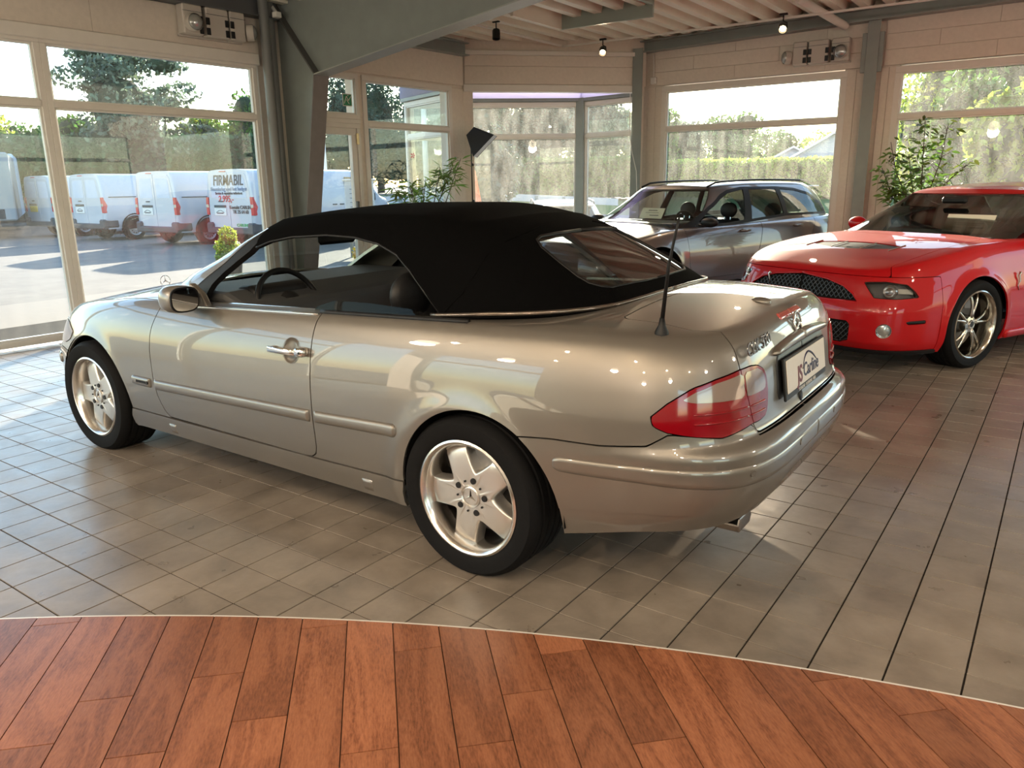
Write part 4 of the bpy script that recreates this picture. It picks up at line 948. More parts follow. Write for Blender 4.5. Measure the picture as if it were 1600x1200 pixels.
def panel(sh,name,funcs,m,parent,sides=(1,-1),skirt=.012,off=None,label=None,sep=False,inward=False):
    A,F=shell_attr(sh)
    # prefilter faces
    for fn in funcs:
        a=Attr(A); A,F=cutmesh(A,F,fn(a))
        if not F: return None
    P=A[:,:3].copy(); N=A[:,3:6].copy(); N/=np.linalg.norm(N,axis=1)[:,None]
    if off is not None: P+=N*(off(Attr(A)) if callable(off) else off)[:,None] if callable(off) else N*off
    V=list(map(tuple,P)); NN=list(map(tuple,N)); FF=list(F)
    if skirt:
        cnt={}
        for f in F:
            for k in range(len(f)):
                a,b=f[k],f[(k+1)%len(f)]; key=(min(a,b),max(a,b)); cnt[key]=cnt.get(key,0)+1; cnt[('d',key)]=(a,b)
        for key,c in list(cnt.items()):
            if key[0]=='d' or c!=1: continue
            a,b=cnt[('d',key)]
            if abs(P[a][1])<.004 and abs(P[b][1])<.004: continue
            pa,pb=P[a],P[b]; qa,qb=pa-N[a]*skirt,pb-N[b]*skirt
            nn=np.cross(pb-pa,N[a]); L=np.linalg.norm(nn)
            if L<1e-9: continue
            nn/=L; k=len(V); V+=[tuple(pa),tuple(pb),tuple(qb),tuple(qa)]; NN+=[tuple(nn)]*4; FF.append((k,k+3,k+2,k+1))
    V=np.array(V);NN=np.array(NN); objs=[]
    # make winding follow normals
    f=FF[len(F)//2]; fnm=np.cross(V[f[1]]-V[f[0]],V[f[2]]-V[f[0]]); flip=np.dot(fnm,NN[f[0]])<0
    def build(sg):
        v=V*[1,sg,1]; n=NN*[1,sg,1]; fl=flip!=(sg<0)
        return v,n,[tuple(reversed(t)) if fl else t for t in FF]
    parts=[build(s_) for s_ in sides]
    if not sep and len(parts)==2:
        k=len(parts[0][0]); parts=[(np.concatenate([parts[0][0],parts[1][0]]),np.concatenate([parts[0][1],parts[1][1]]),parts[0][2]+[tuple(i+k for i in t) for t in parts[1][2]])]
    for v,n,ff in parts:
        o=link(name,mesh(name,v,ff,m,N=n),parent); objs.append(o)
        if label: o['label']=label
    return objs if sep else objs[0]
def surf(sh,q,z):
    "point+normal on side surface for arrays q,z"
    q=np.asarray(q,float); z=np.asarray(z,float); n=sh.NS
    ci=np.interp(q,sh.q[::-1],np.arange(n)[::-1]); i0=np.clip(np.floor(ci).astype(int),0,n-2); t=(ci-i0)
    out=np.zeros(q.shape+(3,)); nor=np.zeros(q.shape+(3,)); G=sh.G[:,:sh.nside]; N=sh.N[:,:sh.nside]
    for idx in np.ndindex(q.shape):
        a=[];b=[]
        for c in (i0[idx],i0[idx]+1):
            zz=G[c,:,2]; r=np.interp(z[idx],zz,np.arange(len(zz))); k=min(int(r),len(zz)-2); u=r-k
            a.append(G[c,k]*(1-u)+G[c,k+1]*u); b.append(N[c,k]*(1-u)+N[c,k+1]*u)
        out[idx]=a[0]*(1-t[idx])+a[1]*t[idx]; nor[idx]=b[0]*(1-t[idx])+b[1]*t[idx]
    return out,nor/np.linalg.norm(nor,axis=-1,keepdims=True)
def pad(sh,name,q0,q1,zt,zb,h,m,parent,nu=40,nv=8,rnd=(0,0),sides=(1,-1),sep=False,edge=.3,base=-.004,label=None):
    "raised rounded strip lying on the side surface"
    u=np.linspace(0,1,nu); ue=.5-.5*np.cos(np.pi*u)*(1) ; u=ue
    v=.5-.5*np.cos(np.pi*np.linspace(0,1,nv)); Q=q0+(q1-q0)*u; T=np.array([zt(a) for a in Q]); B=np.array([zb(a) for a in Q])
    L=abs(q1-q0); H=(T-B).mean(); sc=np.ones(nu)
    for k,r in enumerate(rnd):
        if r:
            d=(u if k==0 else 1-u)*L; sc*=np.where(d<r,np.sqrt(np.clip(1-(1-d/r)**2,0,1)),1)
    mid=(T+B)/2; Z=mid[:,None]+(v[None]-.5)*((T-B)*np.maximum(sc,.02))[:,None]; QQ=np.repeat(Q[:,None],nv,1)
    P,N=surf(sh,QQ,Z)
    ed=np.minimum(v,1-v)[None]/edge*np.ones((nu,1)); eu=np.minimum(u,1-u)[:,None]*L/(H*edge+1e-6); e=np.clip(np.minimum(ed,eu),0,1); hh=base+(h-base)*np.sqrt(1-(1-e)**2)
    P=P+N*hh[...,None]
    V=P.reshape(-1,3); F=[(i*nv+j,(i+1)*nv+j,(i+1)*nv+j+1,i*nv+j+1) for i in range(nu-1) for j in range(nv-1)]
    res=[];
    for s_ in sides:
        me=mesh(name,V*[1,s_,1],F,m,True); fnorm=np.array(me.polygons[len(F)//2].normal); n0=N.reshape(-1,3)[(nu//2)*nv+nv//2]*[1,s_,1]
        if fnorm@n0<0: me.flip_normals()
        res.append(me)
    if not sep and len(res)==2:
        q_=MB()
        for me in res: q_.add([tuple(x.co) for x in me.vertices],[tuple(p.vertices) for p in me.polygons])
        me=mesh(name,q_.v,q_.f,m,True); res=[me]
    out=[link(name,me,parent) for me in res]
    if label:
        for o in out: o['label']=label
    return out if sep else out[0]
def paint(name,col,metal=.0,rough=.35,flake=0.):
    m=mat(name,col,rough,metal=metal,coat=1.0); b=m.node_tree.nodes['Principled BSDF']; b.inputs['Coat Roughness'].default_value=.015; b.inputs['Coat IOR'].default_value=1.6
    return m
M_silver=paint('silver_beige_paint',(.185,.170,.150),.65,.40)
M_redp=paint('deep_red_paint',(.36,.001,.004),.0,.5); M_redp.node_tree.nodes['Principled BSDF'].inputs['Coat Weight'].default_value=.55; M_redp.node_tree.nodes['Principled BSDF'].inputs['Specular IOR Level'].default_value=.15
M_grayp=paint('warm_grey_metallic_paint',(.14,.125,.12),.6,.32)
M_cloth=mat('black_canvas',(.0022,.0022,.0024),.95,spec=.03,bump=.25,bscale=300,sheen=0)
M_rub=mat('black_rubber',(.007,.007,.008),.5,spec=.25)
M_int=mat('black_interior_leather',(.012,.012,.013),.5,spec=.3,bump=.1,bscale=90)
M_intg=mat('dark_grey_interior',(.045,.047,.05),.6)
M_cglass=glass('car_glass',(.80,.86,.84),1.0)
M_dglass=glass('tinted_car_glass',(.28,.31,.31),1.3)
M_sglass=glass('smoked_lamp_glass',(.72,.73,.75),1.2)
M_lred=mat('red_tail_lens',(.19,.002,.006),.12,coat=.4)
M_lclear=mat('smoky_clear_lens',(.24,.19,.17),.12,coat=1.0,metal=.2)
M_alloy=mat('silver_alloy',(.62,.60,.57),.32,metal=.85); M_lip=mat('polished_alloy_lip',(.72,.69,.65),.22,metal=1)
M_disc=mat('brake_disc_steel',(.16,.15,.14),.4,metal=.8)
# ---- wheels ----
def wheel(parent,x,y,z,R,wd,rr,star,rot,s_,m_sp,name='wheel',style='five',lipd=.0):
    """outer face towards y*s_<0 ... s_=-1 near side (faces -y), +1 far side"""
    t=link(name,None,parent,(x,y,z)); 
    if s_>0: t.rotation_euler=(0,0,math.pi)
    w2=wd/2
    q=MB(); pr=[(rr,-w2*.93),(rr+.012,-w2*.98),(rr+.03,-w2*1.03),(R*.93,-w2*1.03),(R-.012,-w2*.94),(R-.003,-w2*.80),(R,-w2*.70)]
    for k in range(4):
        yy=-w2*.62+k*w2*.36; pr+=[(R,yy),(R-.007,yy+.004),(R-.007,yy+.012),(R,yy+.016)]
    pr+=[(R,w2*.8),(R-.02,w2),(rr+.02,w2),(rr,w2*.9)]
    q.lathe(pr,56,'Y'); ty=obj('tyre',q,M_tyre,t,ang=35,fix=True)
    q=MB(); q.lathe([(rr+.004,-w2*.97),(rr-.004,-w2*1.0),(rr-.012,-w2*.97),(rr-.022,-w2*.80),(rr-.030,-w2*.45),(rr-.034,w2*.2),(rr-.02,w2*.9)],56,'Y'); obj('rim_lip',q,M_lip if style=='five' else m_sp,t,ang=40)
    q=MB(); q.lathe([(0,w2*.25),(rr*.30,w2*.25),(rr*.30,w2*.02),(rr*.72,w2*.02),(rr*.72,w2*.2),(rr-.03,w2*.75)],48,'Y'); obj('brake_disc',q,M_disc,t,ang=40)
    q=MB(); q.prism([(-.02,rr*.45),(.06,rr*.42),(.10,rr*.55),(.08,rr*.74),(-.03,rr*.76)],-w2*.25,w2*.2); obj('brake_caliper',q,mat('caliper_grey',(.25,.25,.25),.4,metal=.4),t,bev=.004)
    if style=='five':
        out=[]
        rs=rr-.022
        for k in range(5):
            a0=math.radians(rot)+k*2*math.pi/5
            # flank from valley to spoke tip
            for (da,r) in ((-.628,.104),(-.585,.106),(-.52,.113),(-.45,.125),(-.385,.142),(-.335,.160),(-.295,.180),(-.265,rs),(-.13,rs),(0,rs),(.13,rs),(.265,rs),(.295,.180),(.335,.160),(.385,.142),(.45,.125),(.52,.113),(.585,.106)):
                out.append((a0+da,r))
        n=len(out); ts_=[0,.28,.5,.7,.82,.9,.955,1.0]; V=[];F=[]
        for t_ in ts_:
            for a,r in out:
                rr_=.03+(r-.03)*t_; edge=max(0,(t_-.86)/.14); depth=-w2*.62 -.010*math.sin(min(rr_/rs,1)*3.14)+ .020*(rr_/rs)**2.5*0 + .014*edge**2
                depth+= -.004 if rr_<.07 else 0
                V.append((rr_*math.cos(a),depth,rr_*math.sin(a)))
        for i in range(len(ts_)-1):
            for k in range(n): F.append((i*n+k,i*n+(k+1)%n,(i+1)*n+(k+1)%n,(i+1)*n+k))
        base=(len(ts_)-1)*n
        for k,(a,r) in enumerate(out): V.append((r*math.cos(a)*1.0,-w2*.62+.055,r*math.sin(a)))
        for k in range(n): F.append((base+k,base+(k+1)%n,base+n+(k+1)%n,base+n+k))
        q=MB().add(V,F); sp=obj('spokes',q,m_sp,t,ang=50)
        q=MB(); q.lathe([(.034,-w2*.66-.008),(.040,-w2*.66-.004),(.044,-w2*.66-.010),(.047,-w2*.62)],32,'Y'); obj('cap_ring',q,m_sp,sp,ang=40)
        q=MB(); q.lathe([(0,-w2*.66-.006),(.034,-w2*.66-.006),(.034,-w2*.6)],28,'Y'); cc_=obj('centre_cap',q,m_sp,sp,ang=40)
        q=MB()
        for k in range(3):
            a=math.radians(rot+90-113+k*120); q.add([(0,-w2*.66-.014,0),(.030*math.cos(a),-w2*.66-.007,.030*math.sin(a)),(.006*math.cos(a+1.05),-w2*.66-.007,.006*math.sin(a+1.05)),(.006*math.cos(a-1.05),-w2*.66-.007,.006*math.sin(a-1.05))],[(0,1,2),(0,3,1)])
        obj('star_emblem',q,M_chrome,sp,fix=False)
        q=MB()
        for k in range(5):
            a=math.radians(rot+36)+k*2*math.pi/5; M=Matrix.Translation((.066*math.cos(a),0,.066*math.sin(a))); q.lathe([(0,-w2*.62-.0155),(.0115,-w2*.62-.0155),(.013,-w2*.62-.010)],14,'Y',M)
            a+=math.pi/5; M=Matrix.Translation((.062*math.cos(a),0,.062*math.sin(a))); q.lathe([(0,-w2*.62-.0150),(.004,-w2*.62-.0150),(.0045,-w2*.62-.010)],8,'Y',M)
        obj('bolt_holes',q,M_black,sp)
    else:
        q=MB(); k5=star; rs=rr-.025
        for k in range(k5):
            a0=math.radians(rot)+k*2*math.pi/k5
            for sgn in ((-1,1) if style=='double' else (0,)):
                P=[]
                for i in range(7):
                    f=i/6; r=.05+(rs-.05)*f; a=a0+sgn*(.06+.20*f*(1-f*.25)); P.append((r*math.cos(a),-w2*.55-.03*math.sin(f*2.2)+.035*f,r*math.sin(a)))
                q.tube(P,[.016,.014,.012,.0105,.010,.010,.012],8)
        obj('spokes',q,m_sp,t,smooth=True)
        q=MB(); q.lathe([(0,-w2*.72),(.03,-w2*.72),(.034,-w2*.66),(.062,-w2*.62),(.07,-w2*.3)],28,'Y'); obj('centre_cap',q,m_sp,t,ang=40)
        q=MB(); q.lathe([(0,-w2*.735),(.022,-w2*.735),(.026,-w2*.70)],20,'Y'); obj('cap_badge',q,M_black,t,ang=40)
    return t
def well(parent,cx,cz,R,s_,yo,yi=.42):
    q=MB(); n=24; V=[]
    for k in range(n+1):
        a=-.04+(math.pi+.08)*k/n; V+=[(cx+R*math.cos(a),s_*yo,cz+R*math.sin(a)),(cx+R*math.cos(a),s_*yi,cz+R*math.sin(a))]
    q.add(V,[(2*k,2*k+1,2*k+3,2*k+2) for k in range(n)]); q.v.append((cx,s_*yi,cz)); c=len(q.v)-1
    for k in range(n): q.f.append((2*k+1,c,2*k+3))
    return obj('wheel_well',q,M_blackm,parent,fix=False)
def seat(parent,x,y,ztop,m,head=True,zs=.55):
    q=MB(); R_=Matrix.Translation((x,y,0))@Matrix.Rotation(math.radians(14),4,'Y')
    q.box(-.05,.09,-.24,.24,zs-.1,ztop-.02,.05,R_); o=obj('seat_back',q,m,parent,ang=50)
    q=MB(); q.box(x-.55,x,y-.25,y+.25,zs-.22,zs,.05); obj('seat_cushion',q,m,o,ang=50)
    if head:
        q=MB(); R_=Matrix.Translation((x+.24,y,ztop+.10)); M=R_
        q.ball((x+.27,y,ztop+.075),[.055,.135,.105],20,14); hd=obj('headrest',q,m,parent,smooth=True)
        q=MB(); q.tube([(x+.25,y-.05,ztop-.06),(x+.26,y-.05,ztop+.03)],.006,6); q.tube([(x+.25,y+.05,ztop-.06),(x+.26,y+.05,ztop+.03)],.006,6); obj('headrest_posts',q,M_chrome,hd)
    return o
def steering(parent,c,r,tilt,m=None):
    R_=Matrix.Translation(c)@Matrix.Rotation(math.radians(tilt),4,'Y'); q=MB(); V=[]
    pts=[R_@Vector((0,r*math.cos(a),r*math.sin(a))) for a in np.linspace(0,2*math.pi,41)]; q.tube(pts,.0145,10,False); t=obj('steering_wheel',q,m or M_rub,parent,smooth=True)
    q=MB(); q.lathe([(0,.035),(.05,.035),(.072,.015),(.06,-.03)],24,'X',R_); q.box(-.012,.012,-r,r,-.016,.016,.008,R_@Matrix.Translation((0,0,-.02))); q.box(-.01,.01,-.02,.02,-r,0,.008,R_); obj('wheel_hub',q,M_int,t,ang=50)
    q=MB(); q.tube([R_@Vector((.037,.022*math.cos(a),.022*math.sin(a))) for a in np.linspace(0,2*math.pi,25)],.0022,6,False)
    for k in range(3): a=math.pi/2+k*2*math.pi/3; q.tube([R_@Vector((.037,0,0)),R_@Vector((.037,.022*math.cos(a),.022*math.sin(a)))],[.003,.001],5)
    obj('hub_emblem',q,M_chrome,t); return t
# ================= silver convertible =================
B=mkshell(CLK); G=mkshell(CLKG)
car=thing('silver_convertible','silver beige two door convertible with a black soft top standing in the showroom foreground','car')
door_p=sdf([(3.645,1.2),(3.65,.90),(3.662,.845),(3.690,.77),(3.697,.727),(3.696,.66),(3.688,.605),(3.685,.54),(3.680,.480),(3.668,.42),(3.650,.379),(3.625,.34),(3.591,.314),(2.560,.308),(2.515,.312),(2.486,.330),(2.476,.365),(2.474,.42),(2.478,.70),(2.485,.92),(2.485,1.2)])
AR=(.05,.305,.362); AFr=(-2.655,.295,.372)
def archf(c): return lambda a: np.where(a.v<=1.0001,np.hypot(a.x-c[0],np.maximum(a.z-c[1],0))-c[2],1.)
arches=[archf(AR),archf(AFr)]
def cab(a): # positive outside the cabin opening
    fx=-2.02-.16*(1-(a.ay/.7)**2); d=np.minimum(np.where(a.x<-.5,.700-a.ay,.70*(1-(np.clip(a.x+.5,0,2)/.90)**3.4)**1*0+.35*(1-(np.clip(a.x+.5,0,3)/.905)**3.6-(a.ay/.70)**3.6)),a.x-fx)
    return np.where(a.v>1.0001,-d,1.)
seamz=lambda q: np.interp(q,[0,.53,.553,.702,.80,.877,.90,.947,1.105,1.275,1.43,1.6],[.643,.643,.685,.664,.677,.682,.668,.641,.623,.619,.604,.598])
bumpR=lambda a: np.where(a.v>1.0001,-1.,np.minimum(seamz(a.q)-a.z,1.6-a.q))
bumpF=lambda a: np.where(a.v>1.0001,-1.,np.minimum(.548-a.z,-2.93-a.x))
lampR=sdf([(.930,.736),(.905,.757),(.880,.778),(.84,.803),(.800,.826),(.72,.848),(.623,.864),(.55,.868),(.500,.863),(.455,.845),(.436,.815),(.430,.77),(.433,.72),(.449,.694),(.50,.686),(.553,.686),(.702,.666),(.802,.677),(.882,.690),(.925,.708)])
lampF=lambda a: np.where(a.v>1.0001,-1.,lampR(a.q,a.z))
qlid=lambda z: np.interp(z,[.64,.686,.75,.839,.932,.98],[.520,.547,.570,.606,.625,.645])
def lid(a):
    side=np.minimum(qlid(a.z)-a.q,a.z-.650); cp=np.minimum(np.interp(a.x,[.3,.64,.83,.9],[.60,.575,.60,.61])-a.ay,a.x-.50)
    return np.where(a.v>1.0001,cp,side)
def hood(a): return np.where(a.v>1.0001,np.minimum(.625-a.ay,-2.06-.15*(1-(a.ay/.7)**2)-a.x+0*a.x),np.where(a.x<-3.2,np.minimum(a.z-.62,.55-a.ay),-1.))
sillf=lambda a: np.where(a.v>1.0001,-1.,np.minimum(.309+.006*np.clip((a.x+.8)/.5,0,1)-a.z,np.minimum(a.x+2.3,-.26-a.x)))
headl=sdf([(4.60,.66),(4.75,.70),(4.95,.70),(5.2,.69),(5.2,.60),(4.95,.58),(4.72,.585),(4.62,.615)])
headF=lambda a: np.where(a.v>1.0001,-1.,headl(a.q,a.z))
neg=lambda f,g=.0025: (lambda a: -f(a)-g)
pos=lambda f,g=.0025: (lambda a: f(a)-g)
hs=lambda a: np.hypot(a.q-2.605,a.z-.772)-.052
side_only=lambda a: np.where(a.v>1.08,-1.,.78-0*a.x) 
doorf=lambda a: np.where(a.ay<.66,-1.,door_p(a.q,a.z))
panel(B,'inner_body',[lambda a:np.where(a.v<.02,-1.,1.),neg(hs,-.01),lambda a:archf((AR[0],AR[1],AR[2]+.0))(a),archf(AFr),cab],M_blackm,car,off=-.016,skirt=0,sep=True)
panel(B,'body_panels',arches+[cab,neg(doorf,.003),neg(bumpR),neg(bumpF),neg(lampF,.004),neg(lid),neg(hood),neg(sillf,.0025),neg(headF,.003)],M_silver,car)
doors=panel(B,'door',[pos(doorf),neg(sillf,.0015),hs,cab],M_silver,car,sep=True)
panel(B,'rear_bumper',[pos(bumpR),arches[0],lambda a:a.z-np.interp(a.q,[0,.6,1,1.3],[.398,.421,.404,.365])-.001],M_silver,car,off=lambda a:.004*np.clip((seamz(a.q)-a.z)/.01,0,1))
panel(B,'bumper_skirt',[pos(bumpR),arches[0],lambda a:-(a.z-np.interp(a.q,[0,.6,1,1.3],[.398,.421,.404,.365]))-.001],M_silver,car)
panel(B,'front_bumper',[pos(bumpF),arches[1]],M_silver,car)
pad(B,'bumper_strip',5.5,4.83,lambda q:.50,lambda q:.435,.012,M_silver,car,30,8,(0,.02))
panel(B,'trunk_lid',[pos(lid),neg(lampF,.004)],M_silver,car)
panel(B,'hood',[pos(hood)],M_silver,car)
sl_=panel(B,'side_sill',[pos(sillf,.0015)]+arches,M_silver,car,off=lambda a:.006+.012*np.clip((.305-a.z)/.03,0,1)*np.clip((a.z-.2)/.03,0,1),sep=True)
for o in sl_: 
    pass
for (qa,qb) in ((3.60,3.535),(2.205,2.14)):
    for o in pad(B,'jack_cover',qa,qb,lambda q:.288,lambda q:.232,.0195,M_silver,car,8,6,(0,0),sep=True,edge=.1): pass
# door handle, cup, rub strips
for s_,d in zip((1,-1),doors):
    P,N=surf(B,np.array([2.605]),np.array([.772])); P=P[0]*[1,s_,1];N=N[0]*[1,s_,1]
    M=Matrix.Translation(P)@Vector(N).to_track_quat('Z','Y').to_matrix().to_4x4()
    q=MB(); q.lathe([(.057,.0005),(.053,-.001)]+[(.053*math.cos(t_),-.015*math.sin(t_)) for t_ in np.linspace(.1,1.57,8)],28,'Z',M); obj('handle_cup',q,M_silver,d,smooth=True)
    q=MB(); P2,_=surf(B,np.array([2.725,2.62,2.545,2.505]),np.array([.768,.773,.778,.781])); P2=P2*[1,s_,1]; yo=-s_*.026
    q.box(P2[0][0],P2[2][0],P2[1][1]+yo-s_*.012,P2[1][1]+yo+.0,.758,.786,.009); q.box(P2[0][0],P2[0][0]+.03,P2[0][1]+s_*.01,P2[1][1]+yo,.758,.782,.006)
    h_=obj('door_handle',q,M_chrome,d,ang=50); h_['label']='chrome door handle bar'
    q=MB(); q.box(P2[2][0]-.004,P2[3][0]+.01,P2[2][1]+yo-s_*.014,P2[2][1]+s_*.005,.758,.796,.008); h2=obj('handle_lock_block',q,M_chrome,d,ang=50)
    q=MB(); q.lathe([(0,0),(.006,0)],10,'Y',Matrix.Translation((P2[3][0]-.006,P2[2][1]+yo-s_*.0155,.777))); obj('key_slot',q,M_black,d,fix=False)
    sd_=(s_,)
    pad(B,'rub_strip',3.672,2.492,lambda q:np.interp(q,[2.45,3.70],[.533,.506]),lambda q:np.interp(q,[2.45,3.70],[.477,.450]),.013,M_silver,d,60,9,(.004,.004),sides=sd_)
    q=MB(); z0=[float(v) for v in np.interp(np.linspace(3.36,2.50,24),[2.49,3.34],[.925,.889])]; Pb,Nb=surf(B,np.linspace(3.42,2.50,24),np.array(z0)); q.tube([tuple((p+n*.002)*[1,s_,1]) for p,n in zip(Pb,Nb)],.0055,8); bm=obj('belt_moulding',q,M_chrome,d,smooth=True); bm['label']='bright chrome belt line moulding'
for s_ in (1,-1):
    pad(B,'rub_strip',3.885,3.712,lambda q:.507,lambda q:.454,.013,M_silver,car,24,9,(.02,.004),sides=(s_,))
    pad(B,'rub_strip',2.46,1.985,lambda q:np.interp(q,[1.98,2.45],[.553,.533]),lambda q:np.interp(q,[1.98,2.45],[.495,.479]),.013,M_silver,car,40,9,(.004,.022),sides=(s_,))
pad(B,'bumper_strip',1.295,.0,lambda q:np.interp(q,[0,1.0,1.3],[.578,.577,.563]),lambda q:np.interp(q,[0,.7,1.0,1.3],[.505,.502,.514,.506]),.010,M_silver,car,90,9,(.035,0),edge=.22)
for q_,z_ in ((.642,.545),(.249,.553)):
    P,N=surf(B,np.array([q_]),np.array([z_]))
    for s_ in (1,-1):
        n_=Vector(N[0]*[1,s_,1]); M=Matrix.Translation(P[0]*[1,s_,1]+N[0]*[1,s_,1]*.010)@n_.to_track_quat('Z','Y').to_matrix().to_4x4(); q=MB(); q.lathe([(0,.003),(.010,.003),(.0105,.0),(.013,.001),(.013,-.004)],18,'Z',M); obj('parking_sensor',q,M_silver,car,ang=40)
tl=panel(B,'tail_light',[lampF,neg(lid,.002)],M_lred,car,off=.003,sep=True,label='red wraparound tail light')
tl2=panel(B,'tail_light',[lampF,pos(lid,.002)],M_lred,car,off=.003,sep=True,label='inner red tail light on the trunk lid')
cl=sdf([(.60,.855),(.72,.838),(.80,.812),(.835,.79),(.80,.782),(.60,.778)]); cl2=sdf([(.594,.855),(.51,.857),(.465,.838),(.452,.80),(.46,.782),(.582,.778)])
for P_,T_ in ((cl,tl),(cl2,tl2)):
    for s_,o in zip((1,-1),T_): panel(B,'clear_lens',[lambda a:np.where(a.v>1.0001,-1.,P_(a.q,a.z))],M_lclear,o,sides=(s_,),off=.005,skirt=.003,label='smoky clear lens section')
    for s_,o in zip((1,-1),T_):
        lo,hi=((.575,.80) if T_ is tl else (.455,.565))
        for zz in (.745,.715): pad(B,'lens_rib',hi,lo,lambda q:zz+.004,lambda q:zz-.004,.008,M_lred,o,14,5,(.01,.01),sides=(s_,))
panel(B,'headlight',[headF],M_lclear,car,off=.004,sep=True)
# licence plate area
def onB(q_,z_,s_=1): P,N=surf(B,np.array([q_]),np.array([z_])); return P[0]*[1,s_,1],N[0]*[1,s_,1]
pad(B,'plate_recess',.335,.0,lambda q:.872,lambda q:.705,.003,M_black,car,24,8,(.03,0),edge=.08)
pad(B,'grip_moulding',.352,.0,lambda q:.912-.02*(q/.35)**2,lambda q:.868-.006*(q/.35)**2,.024,M_silver,car,36,10,(.05,0),edge=.45,label='silver grip moulding over the plate')
pc,pn=onB(.0,.785); up=Vector((-.14,0,1)).normalized(); MP=frameM((pc[0]+.016,-.025,.785),(0,1,0),up)
q=MB(); q.box(-.268,.268,-.082,.068,-.006,.004,.003,MP); pl=obj('plate_holder',q,M_black,car)
q=MB(); q.box(-.252,.252,-.058,.060,.004,.008,.0015,MP); pw_=obj('licence_plate',q,mat('white_plate',(.66,.62,.57),.35),pl); pw_['label']='white dealer plate reading JSCarline'
MT=MP@Matrix.Translation((0,0,.009)); M_maroon=mat('maroon_print',(.12,.006,.02),.4); M_navy=mat('navy_print',(.012,.015,.06),.4)
text('plate_lettering','JS',.085,M_maroon,MT@Matrix.Translation((-.105,-.018,0)),pl,.0004,.12,'CENTER',1.0,.002)
text('plate_lettering','Carline',.070,M_navy,MT@Matrix.Translation((.045,-.014,0)),pl,.0004,.12,'CENTER',1.0,.001)
q=MB(); q.tube([MT@Vector((-.06+.19*k/16,-.005+.052*math.sin(math.pi*(k/16)**.7),.0)) for k in range(17)],[.001+.003*math.sin(math.pi*k/16) for k in range(17)],5); obj('plate_arc',q,M_navy,pl)
text('holder_lettering','SCARLINE · SILKEBORG · 8600',.017,M_white,MP@Matrix.Translation((0,-.071,.005)),pl,.0003,0)
# badges
pb,nb=onB(.43,.925); text('badge_lettering','CLK 320',.062,mat('dark_chrome_letters',(.22,.22,.23),.2,metal=1),frameM((pb[0]+.004,-.425,.925),(0,1,0.03),(-.22,0,1)),car,.0015,0,'CENTER',1.05,.0004)
pe,ne=onB(0,.932); ME=frameM((pe[0]+.006,0,.934),(0,1,0),(-.25,0,1)); q=MB()
q.tube([ME@Vector((.043*math.cos(a),.043*math.sin(a),0)) for a in np.linspace(0,2*math.pi,33)],.0045,8,False)
for k in range(3): a=math.pi/2+k*2*math.pi/3; q.tube([ME@Vector((0,0,.003)),ME@Vector((.042*math.cos(a),.042*math.sin(a),0))],[.0075,.0015],6)
em=obj('star_emblem',q,M_chrome,car,smooth=True)
pad(B,'brake_light',.15,.0,lambda q:.982,lambda q:.960,.004,mat('pink_red_lens',(.42,.07,.06),.15,coat=1),car,20,6,(.01,0),edge=.1,label='slim red high brake light')
q=MB(); q.ball((.79,.0,1.003),[.040,.028,.018],18,10); obj('lid_hump',q,M_silver,car,smooth=True)
pk,_=onB(.06,.675); ML=frameM((pk[0]+.004,-.055,.672),(0,1,0),(-.1,0,1)); q=MB(); q.lathe([(0,.004),(.015,.004),(.019,-.002)],20,'Z',ML@Matrix.Diagonal((.8,1.3,1,1))); obj('trunk_lock',q,M_black,car,ang=40)
# antenna
q=MB(); q.lathe([(0,.045),(.008,.045),(.012,.02),(.022,.0),(.024,-.012)],16,'Z',Matrix.Translation((.685,-.668,.985))); an=obj('antenna',q,M_rub,car,smooth=True)
q=MB(); q.tube([(.685,-.668,1.02),(.70,-.666,1.20),(.718,-.663,1.30),(.727,-.662,1.345)],[.0075,.0055,.0045,.004],8); obj('antenna_rod',q,M_rub,an,smooth=True)
# exhaust
q=MB(); 
for dx in (0,):
    M=Matrix.Translation((.83,-.43,.295))
    q.prism([(-.055,-.028),(.055,-.028),(.07,.0),(.055,.028),(-.055,.028),(-.07,0)],-.12,.09,'X',M)
obj('exhaust_tip',q,mat('dark_chrome',(.35,.32,.30),.18,metal=1),car,bev=.006)
q=MB(); q.box(-3.0,-.5,-.68,.68,.20,.26); q.box(-3.3,.80,-.5,.5,.34,.5); obj('underbody',q,M_blackm,car)
for (c,sx) in ((AR,0),(AFr,-2.69)):
    for s_ in (-1,1): well(car,c[0],c[1],c[2]+.01,s_,.835)
for (x,rot) in ((0,113),(-2.69,108)):
    for s_ in (-1,1): wheel(car,x,s_*(.735 if x==0 else .738),.31,.318 if x<0 else .316,.235,.226,5,rot if s_<0 else 180-rot,s_,M_alloy)
# ---- greenhouse ----
winp=[(2.249,.90),(2.249,.935),(2.262,1.0),(2.259,1.061),(2.238,1.115),(2.206,1.156),(2.169,1.183),(2.066,1.213),(1.866,1.237),(1.639,1.251),(1.459,1.246),(1.308,1.225),(1.181,1.186),(1.084,1.127),(1.017,1.058),(.966,.973),(.935,.90)]
winS=sdf(winp); winF=lambda a: np.where(a.v>1.0001,-1.,winS(a.q,a.z))
def soft(a):
    side=np.maximum(2.20+(a.z-1.20)*2.4-a.q,(a.z-1.262)*3); return np.where(a.v>1.0001,a.x+1.392,side)
rwS=sdf([(-.1,1.256),(.2,1.253),(.36,1.243),(.40,1.225),(.412,1.20),(.412,1.11),(.395,1.082),(.34,1.068),(.1,1.070),(-.1,1.070)])
rwF=lambda a: np.where((a.v>1.0001),-1.,rwS(a.q,a.z))
st=panel(G,'soft_top',[soft,neg(winF,0),neg(rwF,0)],M_cloth,car,skirt=.022); st['label']='black canvas soft top'
